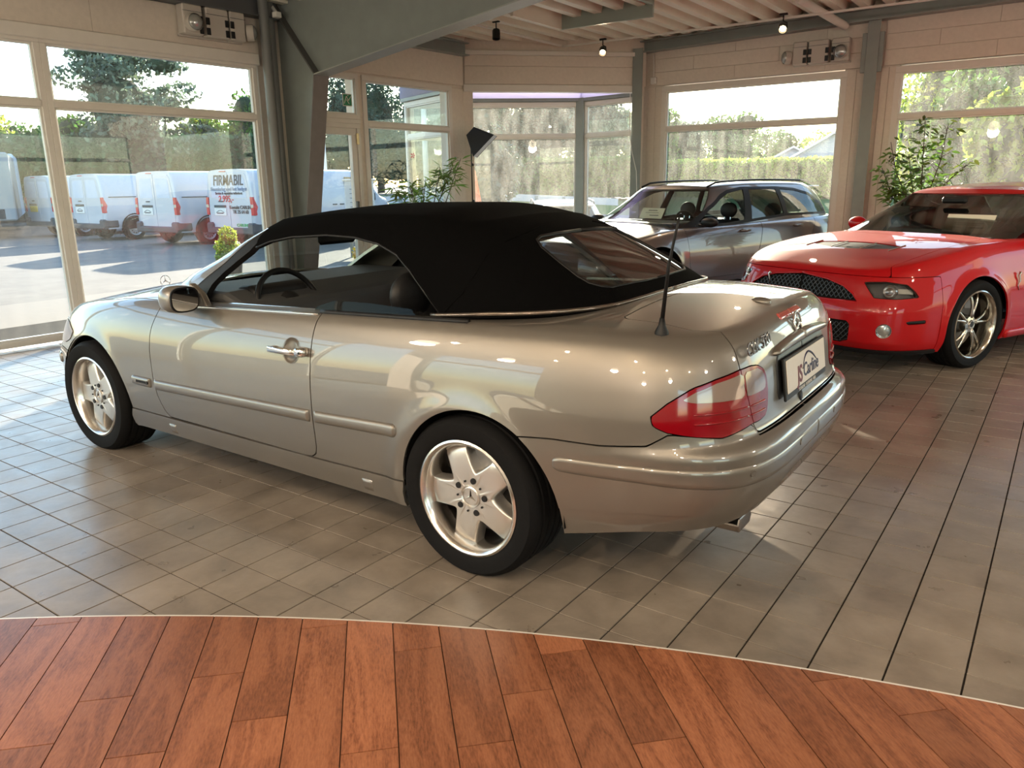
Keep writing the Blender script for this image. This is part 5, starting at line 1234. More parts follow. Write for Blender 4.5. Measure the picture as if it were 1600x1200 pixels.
panel(G,'soft_top_lining',[lambda a:soft(a)-.01,neg(winF,.01),neg(rwF,.005)],M_int,car,off=-.023,skirt=0)
rw=panel(G,'rear_window',[rwF],M_dglass,car,off=-.004,skirt=0); rw['label']='glass rear window set in the soft top'
q=MB(); loop=[(.0,1.256),(.2,1.253),(.34,1.246),(.38,1.236),(.405,1.21),(.412,1.16),(.412,1.11),(.40,1.088),(.37,1.075),(.33,1.069),(.1,1.070),(0,1.070)]
for s_ in (1,-1):
    P,N=surf(G,np.array([a for a,b in loop]),np.array([b for a,b in loop])); q.tube([tuple((p-n*.002)*[1,s_,1]) for p,n in zip(P,N)],.007,6)
obj('window_seal',q,M_rub,car,smooth=True)
pil=lambda a: np.where(a.v>1.0001,-1.,np.minimum(a.q-2.335,2.56-a.q))
panel(G,'windscreen_pillar',[pil,lambda a:-soft(a),neg(winF,0)],M_silver,car,skirt=.02,sep=True)
panel(G,'pillar_seal',[lambda a: np.where(a.v>1.0001,-1.,np.minimum(a.q-2.20,2.335-a.q)),lambda a:-soft(a),neg(winF,0)],M_rub,car,skirt=.03,off=-.002,sep=True)
panel(G,'windscreen',[lambda a: np.where(a.v>1.0001,-1.,a.q-2.56),lambda a:-soft(a)],M_cglass,car,off=-.004,skirt=0)
q=MB()
for s_ in (1,-1):
    P,N=surf(G,np.linspace(1.0,0,40),np.interp(np.linspace(1.0,0,40),[0,.15,.3,.6,.8,.95,1.0],[1.028,1.028,1.024,1.006,.992,.975,.97])); q.tube([tuple((p+n*.004)*[1,s_,1]) for p,n in zip(P,N)],.008,6)
obj('top_base_moulding',q,mat('dark_bright_trim',(.18,.15,.13),.2,metal=.8),car,smooth=True)
q=MB()
for s_ in (1,-1):
    P,N=surf(G,np.array([.951,.86,.77,.676,.52,.38,.263]),np.array([.985,1.055,1.125,1.186,1.238,1.262,1.279])); q.tube([tuple((p+n*.0005)*[1,s_,1]) for p,n in zip(P,N)],.0035,5)
obj('canvas_seam',q,M_cloth,car,smooth=True)
q=MB()
for s_ in (1,-1):
    P,N=surf(G,np.array([a for a,b in winp[6:-1]]),np.array([b-.003 for a,b in winp[6:-1]])); q.tube([tuple((p-n*.006)*[1,s_,1]) for p,n in zip(P,N)],.006,6)
obj('roof_frame_seal',q,M_rub,car,smooth=True)
# partly raised rear side glass
qg=sdf([(1.00,.90),(1.005,.975),(1.08,.985),(1.30,.99),(1.50,.985),(1.60,.955),(1.66,.90)])
panel(G,'quarter_glass',[lambda a: np.where(a.v>1.0001,-1.,qg(a.q,a.z))],glass('dark_side_glass',(.30,.32,.32),.2),car,off=-.02,skirt=.004,sep=True)
q=MB()
for s_ in (1,-1):
    q=MB(); P,N=surf(B,np.linspace(2.50,1.70,20),np.linspace(.928,.957,20)); q.tube([tuple((p*[1,s_,1]+np.array([0,s_*.012,.006]))) for p in P],.011,8); obj('belt_rubber',q,M_rub,car,smooth=True)
# mirrors
for s_ in (1,-1):
    c=np.array([-1.64,-.905*s_,.953]); q=MB(); V=[];F=[];n,m_=20,12
    for i in range(m_+1):
        t_=math.pi*i/m_
        for k in range(n):
            g=2*math.pi*k/n; sx=math.copysign(abs(math.cos(t_))**.7,math.cos(t_)); r=math.sin(t_)**.7
            cy=math.copysign(abs(math.cos(g))**.75,math.cos(g)); cz_=math.copysign(abs(math.sin(g))**.75,math.sin(g))
            X=sx*.075; X=min(X,.058); V.append((c[0]+X,c[1]+r*cy*.078,c[2]+r*cz_*.066))
    for i in range(m_):
        for k in range(n): F.append((i*n+k,(i+1)*n+k,(i+1)*n+(k+1)%n,i*n+(k+1)%n))
    q.add(V,F); mi=obj('wing_mirror',q,M_silver,car,ang=50)
    q=MB(); pts=[(c[1]+.066*math.copysign(abs(math.cos(g))**.7,math.cos(g)),c[2]+.052*math.copysign(abs(math.sin(g))**.7,math.sin(g))) for g in np.linspace(0,2*math.pi,29)[:-1]]
    q.prism(pts,c[0]+.055,c[0]+.060,'X'); obj('mirror_glass',q,mat('mirror_surface',(.75,.78,.8),.02,metal=1),mi)
    q=MB(); pts2=[(c[1]+(a-c[1])*1.10,c[2]+(b-c[2])*1.14) for a,b in pts]; q.prism(pts2,c[0]+.050,c[0]+.0585,'X'); obj('mirror_bezel',q,M_rub,mi)
    q=MB(); q.prism([(-1.80,.895),(-1.58,.905),(-1.62,.965),(-1.70,1.01),(-1.755,.98)],-s_*.765,-s_*.80); obj('mirror_foot',q,M_silver,mi,bev=.008)
    q=MB(); q.prism([(-1.74,.905),(-1.61,.905),(-1.62,.955),(-1.70,.965)],-s_*.79,-s_*.86); obj('mirror_arm',q,M_silver,mi,bev=.01)
# hood star
q=MB(); MS=frameM((-3.24,0,.845),(0,1,0),(0,0,1)); q.tube([MS@Vector((.036*math.cos(a),.036*math.sin(a),0)) for a in np.linspace(0,2*math.pi,33)],.0024,6,False)
for k in range(3): a=math.pi/2+k*2*math.pi/3; q.tube([MS@Vector((0,0,0)),MS@Vector((.036*math.cos(a),.036*math.sin(a),0))],[.0042,.0014],6)
q.tube([(-3.24,0,.79),(-3.24,0,.81)],.008,8); obj('hood_star',q,M_chrome,car,smooth=True)
# grille at the front
q=MB(); q.box(-3.50,-3.44,-.32,.32,.60,.71,.02); gr_=obj('grille',q,M_chrome,car); 
# interior
q=MB(); q.prism([(-2.05,.70),(-1.42,.62),(-1.40,.74),(-1.46,.90),(-1.62,.955),(-2.05,.955)],-.68,.68); obj('dashboard',q,M_intg,car,bev=.03)
q=MB(); q.prism([(-1.72,.93),(-1.54,.90),(-1.55,.95),(-1.60,.978),(-1.70,.965)],-.54,-.20); obj('instrument_hood',q,M_int,car,bev=.02)
q=MB(); q.lathe([(0,0),(.03,0),(.034,-.01)],18,'X',Matrix.Translation((-1.405,.33,.86))); obj('air_vent',q,M_lip,car,ang=40)
steering(car,(-1.50,-.37,.865),.188,-24)
seat(car,-.93,-.37,.90,M_int); seat(car,-.93,.37,.90,M_int); seat(car,-.30,0,.86,M_int,False)
q=MB(); q.box(-1.47,-1.435,-.20,.06,1.155,1.215,.02); q.tube([(-1.46,-.07,1.21),(-1.48,-.05,1.28)],.008,6); obj('interior_mirror',q,M_rub,car)
q=MB(); q.box(-1.95,-.1,-.69,.69,.30,.36); q.box(-1.3,-.3,-.13,.13,.36,.62,.04); obj('cabin_floor',q,M_int,car)
q=MB()
for s_ in (-1,1): q.box(-1.95,-.05,s_*.68,s_*.72,.35,.915,.015)
obj('door_trim_panel',q,M_int,car)
q=MB(); q.box(-.12,.44,-.68,.68,.80,.93,.03); obj('parcel_shelf',q,M_int,car)
q=MB()
for k in range(7): q.box(-2.165+k*.0125,-2.157+k*.0125,-.8765,-.872,.476,.488)
q.lathe([(0,-.8765),(.009,-.8765),(.009,-.87)],12,'Y',Matrix.Translation((-2.066,0,.482))); obj('strip_badge',q,M_black,car)
# ================= red coupe and grey wagon =================
P_=dict(MUS); P_.update(zc=([-1,-.86,-.6,-.2,.2,.6,1,3.2,3.8],[.74,.785,.86,.93,.975,1.0,1.0,1.03,1.0]),ze=([-1,-.86,-.6,-.2,.2,.6,1,2.2,3.0,3.8],[.71,.745,.82,.895,.935,.94,.94,.95,.99,.97])); MUS=P_
P_=dict(MUSG); P_.update(nf=7,W=([0,.3,.6,.8,.93,1],[.79,.77,.72,.67,.62,.56]),zc=([1,1.27,1.5,1.9,2.3,3],[1.31,1.345,1.375,1.40,1.37,1.27]),ze=([1,1.27,1.5,1.9,2.3,3],[1.27,1.305,1.33,1.345,1.32,1.24]),zb=([0.3,.8,1.5,3.2],[.985,.955,.945,.98])); MUSG=P_
P_=dict(WAGG); P_.update(nf=6,zc=([.6,1.12,1.5,2.2,3.0,3.8],[1.35,1.395,1.425,1.44,1.43,1.38]),ze=([.6,1.12,1.5,2.2,3.0,3.8],[1.29,1.34,1.37,1.385,1.375,1.32])); WAGG=P_
PM=(.414,4.332,-2.03); PW=(-3.014,5.917,-1.9)
capF=lambda f: (lambda a: np.where(a.v>1.0001,-1.,f(a.q,a.z)))
def base_car(t,Bs,arcs,m,cabx,caby,holes=[]):
    "inner black shell + cabin hole function"
    def cab_(a):
        d=np.minimum(np.minimum(a.x-(cabx[0]-.12*(1-(a.ay/.7)**2)),cabx[1]-a.x),caby-a.ay); return np.where(a.v>1.0001,-d,1.)
    panel(Bs,'inner_body',[lambda a:np.where(a.v<.02,-1.,1.)]+arcs+[cab_]+[neg(h,-.004) for h in holes],M_blackm,t,off=-.016,skirt=0,sep=True)
    return cab_
# ---- red coupe ----
B2=mkshell(MUS); G2=mkshell(MUSG); th=PM[2]+math.pi
red=thing('red_coupe','glossy red sports coupe with a black mesh grille parked behind the silver convertible','car',(PM[0],PM[1],0),th)
A1=archf((.0,.345,.378)); A2=archf((2.72,.345,.378))
gril=sdf([(6.8,.548),(5.66,.558),(5.70,.61),(5.79,.662),(5.95,.700),(6.2,.724),(6.8,.728)]); hl=sdf([(5.617,.700),(5.454,.709),(5.298,.689),(5.240,.64),(5.209,.600),(5.382,.588),(5.534,.592)])
lg=sdf([(6.8,.405),(5.72,.405),(5.695,.38),(5.70,.26),(5.78,.225),(6.8,.225)]); fogc=lambda a:np.where(a.v>1.0001,-1.,.052-np.hypot(a.q-5.439,a.z-.352)); mk_=sdf([(5.29,.425),(5.126,.430),(5.126,.406),(5.275,.402)])
cab2=base_car(red,B2,[A1,A2],M_redp,(.50,3.0),.76,[capF(gril),capF(hl),capF(lg),fogc])
dr=sdf([(3.85,1.2),(3.86,.9),(3.88,.5),(3.84,.30),(2.75,.30),(2.62,.5),(2.60,1.2)]); drF=lambda a: np.where(a.ay<.70,-1.,dr(a.q,a.z))
hd2=lambda a: np.where(a.v>1.0001,np.minimum(np.interp(a.x,[-.85,-.42,.3,.5],[.66,.69,.69,.66])-a.ay,.34-.12*(1-(a.ay/.7)**2)-a.x),np.where(a.x<-.6,np.minimum(a.z-.742,a.q-5.42),-1.))
scoopF=lambda a: np.where(a.v>1.0001,np.minimum(np.minimum(a.x+.42-.10*(a.ay/.4)**2,-.18-a.x-.06*(a.ay/.4)**2),.40-a.ay),-1.)
bp2=lambda a: np.where(a.v>1.0001,-1.,np.minimum(np.minimum(.742-a.z,-.43-a.x+ (0)),1.))
neg2=[neg(capF(gril),.003),neg(capF(hl),.003),neg(capF(lg),.003),neg(fogc,.002),neg(capF(mk_),.002)]
panel(B2,'body_panels',[A1,A2,cab2,neg(drF),neg(hd2),neg(bp2)]+[],M_redp,red)
panel(B2,'front_bumper',[pos(bp2),A1,lambda a:a.z-.20]+neg2,M_redp,red)
panel(B2,'door',[pos(drF),cab2],M_redp,red,sep=True)
panel(B2,'hood',[pos(hd2),neg(scoopF,.003)],M_redp,red)
so_=panel(B2,'hood_vent',[pos(scoopF)],M_rub,red,off=-.006,skirt=.01)
sv_=panel(B2,'splitter',[lambda a:np.where(a.v>1.0001,-1.,np.minimum(.198-a.z,-.42-a.x))],M_rub,red,off=.012)
q=MB()
for yy in (-.40,-.14,.14,.40):
    for x0,x1 in ((-.41,-.20),): q.tube([(x0,yy,float(B2.ztop(np.array(x0),np.array(yy)))+.004),(x1,yy,float(B2.ztop(np.array(x1),np.array(yy)))+.004)],.004,5)
obj('vent_divider',q,M_lip,so_)
mesh_m=mat('black_grille_mesh',(.018,.018,.02),.35)
for nm,fn in (('grille',gril),('lower_grille',lg)):
    g_=panel(B2,nm,[capF(fn)],M_blackm,red,off=-.03,skirt=0)
    q=MB(); u0,u1=5.66,B2.q.max(); z0,z1=(.55,.73) if nm=='grille' else (.225,.41)
    for k in range(-8,26):
        for sl in (1,-1):
            pts=[]
            for j in range(9):
                z_=z0+(z1-z0)*j/8; q_=u0+k*.045+sl*j*.022
                if q_<u1 and fn(np.array([q_]),np.array([z_]))[0]>.0: pts.append((q_,z_))
            if len(pts)>1:
                P,N=surf(B2,np.array([a for a,b in pts]),np.array([b for a,b in pts]))
                for s_ in (1,-1): q.tube([tuple((p-n*.022)*[1,s_,1]) for p,n in zip(P,N)],.0035,4)
    obj('grille_mesh',q,mesh_m,g_)
    q=MB()
    if nm=='grille':
        lp=[(u1,.728),(6.2,.724),(5.95,.700),(5.79,.662),(5.70,.61),(5.66,.558),(5.9,.550),(u1,.548)]
        for s_ in (1,-1):
            P,N=surf(B2,np.array([a for a,b in lp]),np.array([b for a,b in lp])); q.tube([tuple((p-n*.004)*[1,s_,1]) for p,n in zip(P,N)],.008,6)
        obj('grille_surround',q,M_redp,g_,smooth=True)
P,N=surf(B2,np.array([5.90]),np.array([.665])); P=P[0]*[1,-1,1]; q=MB()
q.tube([P+np.array([-.008,0,-.05]),P+np.array([-.014,.004,-.01]),P+np.array([-.014,.012,.02]),P+np.array([-.012,.0,.04]),P+np.array([-.016,-.014,.03])],[.003,.006,.009,.009,.004],8); e_=obj('snake_emblem',q,M_chrome,red,smooth=True)
for s_ in (1,-1):
    h_=panel(B2,'headlight',[capF(hl)],M_sglass,red,sides=(s_,),off=.003,skirt=.004,label='smoked headlight')
    panel(B2,'light_bowl',[capF(hl)],mat('headlamp_black',(.03,.03,.032),.3),h_,sides=(s_,),off=-.05,skirt=0)
    P,N=surf(B2,np.array([5.42]),np.array([.645])); n_=Vector(N[0]*[1,s_,1]); M=Matrix.Translation(Vector(P[0]*[1,s_,1])-n_*.03)@n_.to_track_quat('Z','Y').to_matrix().to_4x4()
    q=MB(); q.lathe([(0,.012),(.025,.006),(.034,-.004),(.048,.006),(.052,-.02)],24,'Z',M); obj('projector',q,M_chrome,h_,ang=50)
    q=MB(); P,N=surf(B2,np.array([5.36,5.24,5.24,5.36]),np.array([.63,.625,.66,.665])); P=(P-N*.028)*[1,s_,1]; q.add([tuple(p) for p in P],[(0,1,2,3)]); obj('indicator',q,mat('amber_clear',(.42,.40,.34),.25,metal=.4),h_,fix=False)
    P,N=surf(B2,np.array([5.439]),np.array([.352])); n_=Vector(N[0]*[1,s_,1]); M=Matrix.Translation(Vector(P[0]*[1,s_,1]))@n_.to_track_quat('Z','Y').to_matrix().to_4x4()
    q=MB(); q.lathe([(.054,.002),(.050,-.006),(.047,-.03),(0,-.05)],26,'Z',M); q.lathe([(.040,-.012),(.043,-.006),(.047,-.010),(.047,-.03)],26,'Z',M); f_=obj('fog_light',q,M_chrome,red,ang=50)
    q=MB(); q.lathe([(0,-.006),(.02,-.008),(.040,-.014)],26,'Z',M); obj('fog_lens',q,M_lens,f_,ang=60)
    pad(B2,'side_marker',5.285,5.13,lambda q:.428,lambda q:.405,.001,M_rub,red,16,5,(.01,.005),sides=(s_,),edge=.1)
    P,N=surf(B2,np.array([4.06]),np.array([.66])); P=P[0]*[1,s_,1]; q=MB(); o=-s_*.012
    q.tube([(P[0]+a*1.5,P[1]+o,P[2]+b*1.5) for a,b in ((.01,-.055),(-.006,-.03),(.008,-.005),(-.004,.02),(.0,.038),(.016,.03))],[.003,.005,.007,.009,.010,.003],7); obj('fender_emblem',q,M_chrome,red,smooth=True)
    for k,(cx,sx) in enumerate(((0,0),(2.72,0))):
        well(red,cx,.345,.388,s_,.90,.45); wheel(red,cx,s_*.80,.345,.345,.26,.262,5,12,s_,mat('bright_smoked_alloy',(.50,.47,.42),.16,metal=1),style='double')
    pad(B2,'side_skirt',4.12,2.3,lambda q:.26,lambda q:.185,.02,M_redp,red,40,8,(.03,.03),sides=(s_,))
    c=(.88,-s_*.90,1.02); q=MB(); q.ball(c,[.06,.10,.065],18,12); mi=obj('wing_mirror',q,M_redp,red,smooth=True); q=MB(); q.box(.84,.94,-s_*.80,-s_*.93,.955,.985,.01); obj('mirror_arm',q,M_redp,mi)
    pad(B2,'door_crease',3.95,2.7,lambda q:.80,lambda q:.755,.012,M_redp,red,30,7,(.1,.05),sides=(s_,),edge=.5)
wn2=sdf([(3.62,.93),(3.40,1.10),(3.12,1.25),(2.9,1.30),(2.2,1.31),(1.9,1.25),(1.75,1.10),(1.72,.97),(2.4,.955)]); wF=capF(wn2)
wsF=lambda a: np.where(a.v>1.0001,-1.,a.q-3.78)
r2=lambda a: np.where(a.v>1.0001,1.,-1.)
G2.qm=float(G2.q.max())
ws2=lambda a: np.where(a.v>1.0001,-1.,np.minimum(a.q-(G2.qm-.86),1.305-a.z)); bk2=lambda a: np.where(a.v>1.0001,-1.,np.minimum(.62-a.q,1.31-a.z))
panel(G2,'roof_panel',[neg(ws2,0),neg(wF,0),neg(bk2,0)],M_redp,red,skirt=.02)
panel(G2,'windscreen',[ws2],M_cglass,red,off=-.003,skirt=0); panel(G2,'side_window',[wF],M_dglass,red,off=-.005,skirt=0,sep=True); panel(G2,'rear_window',[bk2],M_dglass,red,off=-.004,skirt=0)
panel(G2,'roof_lining',[neg(ws2,0),neg(wF,-.01),neg(bk2,0)],M_int,red,off=-.03,skirt=0)
q=MB(); q.prism([(.42,.80),(1.05,.70),(1.03,.92),(.9,.99),(.42,.975)],-.72,.72); obj('dashboard',q,M_int,red,bev=.03)
steering(red,(1.12,-.36,.93),.18,-24); seat(red,1.72,-.36,1.0,M_int); seat(red,1.72,.36,1.0,M_int)
q=MB(); q.box(.98,1.02,-.12,.12,1.22,1.28,.02); obj('interior_mirror',q,M_rub,red)
q=MB(); q.box(.3,3.0,-.74,.74,.30,.36); obj('cabin_floor',q,M_int,red)
M_paper=mat('cream_paper',(.70,.68,.56),.7)
def sheet(parent,c,w_,h_,tilt,lines,rz=0):
    M=Matrix.Translation(c)@Matrix.Rotation(rz,4,'Z')@Matrix.Rotation(math.radians(tilt),4,'Y'); q=MB(); q.box(-.002,.002,-w_/2,w_/2,0,h_,0,M); s=obj('price_sheet',q,M_paper,parent)
    q=MB()
    for k,(yy,zz,l_,t_) in enumerate(lines): q.box(-.0035,-.0022,yy-l_/2,yy+l_/2,zz,zz+t_,0,M)
    obj('print_lines',q,M_text,s); return s
sheet(red,(.72,-.30,.985),.42,.17,28,[(0,.12,.18,.012),(0,.085,.26,.006),(0,.07,.22,.006),(-.08,.04,.12,.014),(.1,.045,.1,.006)])
# ---- grey wagon ----
def wagon(nm,label,pose,z0,pm,full=True):
    Bw=WSH[0]; Gw=WSH[1]; t=thing(nm,label,'car',(pose[0],pose[1],z0),pose[2]+math.pi)
    a1=archf((0,.33,.372)); a2=archf((2.87,.33,.372)); cb=base_car(t,Bw,[a1,a2],pm,(.38,3.5),.77)
    qm=float(Bw.q.max())
    d1=sdf([(4.20,1.2),(4.21,.80),(4.18,.45),(4.10,.27),(2.90,.27),(2.87,.5),(2.72,.9),(2.71,1.2)]); d2=sdf([(2.70,1.2),(2.71,.9),(2.86,.5),(2.89,.27),(2.15,.27),(1.95,.45),(1.70,.66),(1.50,.92),(1.48,1.2)])
    f1=lambda a: np.where(a.ay<.72,-1.,d1(a.q,a.z)); f2=lambda a: np.where(a.ay<.72,-1.,d2(a.q,a.z))
    lmp=sdf([(1.22,.85),(.60,.86),(.55,.72),(.9,.70),(1.12,.74)]); hlp=sdf([(qm-1.05,.66),(qm-.62,.69),(qm-.45,.60),(qm-.9,.56)])
    hdw=lambda a: np.where(a.v>1.0001,np.minimum(.66-a.ay,.20-a.x),-1.); rb=lambda a: np.where(a.v>1.0001,-1.,np.minimum(.60-a.z,a.x-3.3)); fb=lambda a: np.where(a.v>1.0001,-1.,np.minimum(.52-a.z,-.42-a.x))
    gr=sdf([(qm+1,.42),(qm-.42,.44),(qm-.40,.60),(qm+1,.64)])
    panel(Bw,'body_panels',[a1,a2,cb,neg(f1),neg(f2),neg(capF(lmp),.003),neg(capF(hlp),.003),neg(hdw),neg(rb),neg(fb),neg(capF(gr),.003)],pm,t)
    for nm_,ff in (('door',f1),('door',f2)): panel(Bw,nm_,[pos(ff),cb],pm,t,sep=True)
    panel(Bw,'hood',[pos(hdw)],pm,t); panel(Bw,'rear_bumper',[pos(rb),a2],pm,t); panel(Bw,'front_bumper',[pos(fb),a1,neg(capF(gr),.003)],pm,t)
    panel(Bw,'tail_light',[capF(lmp)],M_lred,t,off=.004,sep=True); panel(Bw,'headlight',[capF(hlp)],M_lclear,t,off=.003,sep=True); panel(Bw,'grille',[capF(gr)],M_rub,t,off=-.01)
    for s_ in (1,-1):
        for qh,zh in ((3.117,.822),(1.976,.842)):
            P,N=surf(Bw,np.array([qh]),np.array([zh])); P=P[0]*[1,s_,1]; q=MB(); q.box(P[0]-.10,P[0]+.10,P[1]-s_*.035,P[1]-s_*.02,P[2]-.014,P[2]+.014,.007); q.box(P[0]-.09,P[0]-.06,P[1]-s_*.03,P[1]+s_*.005,P[2]-.01,P[2]+.01); q.box(P[0]+.05,P[0]+.09,P[1]-s_*.03,P[1]+s_*.005,P[2]-.012,P[2]+.012); q.ball(P+np.array([-.01,s_*.004,-.008]),[.06,.01,.035],12,8); obj('door_handle',q,pm,t,ang=50)
        for cx in (0,2.87): well(t,cx,.33,.38,s_,.89,.45); wheel(t,cx,s_*.79,.33,.33,.23,.235,5,20,s_,M_alloy,style='double')
        q=MB(); q.ball((.72,-s_*1.0,.955),[.075,.125,.06],18,12); mi=obj('wing_mirror',q,M_rub,t,smooth=True); mi['label']='gloss black wing mirror'
        q=MB(); q.box(.70,.80,-s_*.84,-s_*.95,.90,.935,.01); obj('mirror_arm',q,M_rub,mi)
    W1=sdf([(3.34,.90),(3.30,.99),(3.24,1.08),(3.03,1.20),(2.80,1.29),(2.50,1.335),(2.48,1.33),(2.585,.95)]); W2=sdf([(2.37,1.335),(1.80,1.33),(1.745,1.0),(2.44,.955)]); W3=sdf([(1.70,1.325),(1.35,1.30),(1.05,1.24),(.85,1.10),(.78,1.0),(1.66,1.005)])
    wsw=lambda a: np.where(a.v>1.0001,-1.,np.minimum(a.q-(float(Gw.q.max())-.88),1.345-a.z)); bkw=lambda a: np.where(a.v>1.0001,-1.,np.minimum(.60-a.q,1.33-a.z))
    band=sdf([(3.50,.86),(3.40,1.0),(3.28,1.13),(3.05,1.25),(2.80,1.33),(2.5,1.365),(1.75,1.36),(1.35,1.335),(1.02,1.27),(.80,1.11),(.70,.97),(1.7,.97),(3.3,.86)])
    panel(Gw,'roof_panel',[neg(wsw,0),neg(capF(band),0),neg(bkw,0)],pm,t,skirt=.02)
    panel(Gw,'window_frame',[capF(band),neg(capF(W1),0),neg(capF(W2),0),neg(capF(W3),0)],M_rub,t,off=-.001,skirt=.015,sep=True)
    for k,W_ in enumerate((W2,W3)): panel(Gw,'side_window',[capF(W_)],M_dglass if k else M_dglass,t,off=-.006,skirt=0,sep=True)
    panel(Gw,'windscreen',[wsw],M_cglass,t,off=-.003,skirt=0); panel(Gw,'rear_window',[bkw],M_dglass,t,off=-.004,skirt=0)
    panel(Gw,'roof_lining',[neg(wsw,0),neg(capF(band),-.02),neg(bkw,0)],M_int,t,off=-.035,skirt=0)
    for s_ in (1,-1):
        q=MB(); pts=[]
        for x_ in np.linspace(1.15,3.45,16): pts.append((x_,-s_*.575,float(Gw.ztop(np.array(x_),np.array(.575)))+(.035 if 1.2<x_<3.4 else .0)))
        q.tube(pts,.013,8); obj('roof_rail',q,M_rub,t,smooth=True)
    q=MB(); q.box(3.40,3.66,-.55,.55,1.335,1.365,.012); obj('roof_spoiler',q,pm,t)
    q=MB(); q.prism([(.35,.78),(1.0,.68),(.98,.90),(.85,.955),(.35,.95)],-.74,.74); obj('dashboard',q,M_int,t,bev=.03)
    steering(t,(1.05,-.36,.90),.185,-24)
    for yy in (-.36,.36): seat(t,1.60,yy,.98,M_int)
    for yy in (-.38,.38): seat(t,2.55,yy,.95,M_int)
    q=MB(); q.box(.3,3.6,-.76,.76,.30,.36); obj('cabin_floor',q,M_int,t)
    return t
WSH=(mkshell(WAG),mkshell(WAGG))
wg=wagon('grey_wagon','dark grey estate car with roof rails parked by the north window',PW,0,M_grayp)
sheet(wg,(.78,.05,.975),.40,.15,30,[(0,.11,.16,.010),(0,.08,.24,.005),(-.05,.04,.16,.010)])
x,y,_=at(866,18.6)
wagon('white_hatchback','white car parked outside the corner bay with only its roof showing',(x,y,math.radians(125)),-.33,mat('white_car_paint',(.62,.62,.62),.3,coat=.8))
# ================= props =================
M_soft=mat('black_nylon',(.014,.014,.016),.6)
# softbox on a stand
p=np.array([-5.56,6.40,0]); ax=np.array([.52,.30,-.62]); ax/=np.linalg.norm(ax)
t=thing('softbox_lamp','black pyramid softbox lamp on a thin stand beside the corner bay','studio lamp',tuple(p))
q=MB(); c=Vector((0,0,2.19)); M=Matrix.Translation(c)@Vector(ax).to_track_quat('Z','Y').to_matrix().to_4x4()
a,b,L=.075,.21,.30; V=[(s*a,u*a,0) for s,u in ((-1,-1),(1,-1),(1,1),(-1,1))]+[(s*b,u*b,L) for s,u in ((-1,-1),(1,-1),(1,1),(-1,1))]
q.add([M@Vector(v) for v in V],[(0,3,2,1),(0,1,5,4),(1,2,6,5),(2,3,7,6),(3,0,4,7)]); sb=obj('softbox',q,M_soft,t)
q=MB(); V=[(s*b*1.01,u*b*1.01,L-.005) for s,u in ((-1,-1),(1,-1),(1,1),(-1,1))]; q.add([M@Vector(v) for v in V],[(0,1,2,3)]); obj('diffuser_cloth',q,mat('diffuser_white',(.55,.58,.65),.8),sb,fix=False)
q=MB()
for i in range(4): s,u=((-1,-1),(1,-1),(1,1),(-1,1))[i]; q.tube([M@Vector((s*a,u*a,0)),M@Vector((s*b,u*b,L))],.005,5)
obj('frame_rod',q,M_soft,sb)
q=MB(); q.tube([(0,0,.35),(0,0,1.2)],.013,10); q.tube([(0,0,1.2),(0,0,2.19)],.009,10); st_=obj('stand_pole',q,M_black,t,smooth=True)
q=MB()
for zz in (.9,1.2,1.72): q.ball((.02,0,zz),[.02,.016,.022],8,6)
obj('clamp_knob',q,M_black,st_,smooth=True)
for k in range(3):
    an_=k*2.094+.4; q=MB(); q.tube([(0,0,.75),(.42*math.cos(an_),.42*math.sin(an_),.012)],.009,8); q.tube([(0,0,.36),(.21*math.cos(an_),.21*math.sin(an_),.38)],.005,6); obj('leg',q,M_black,t)
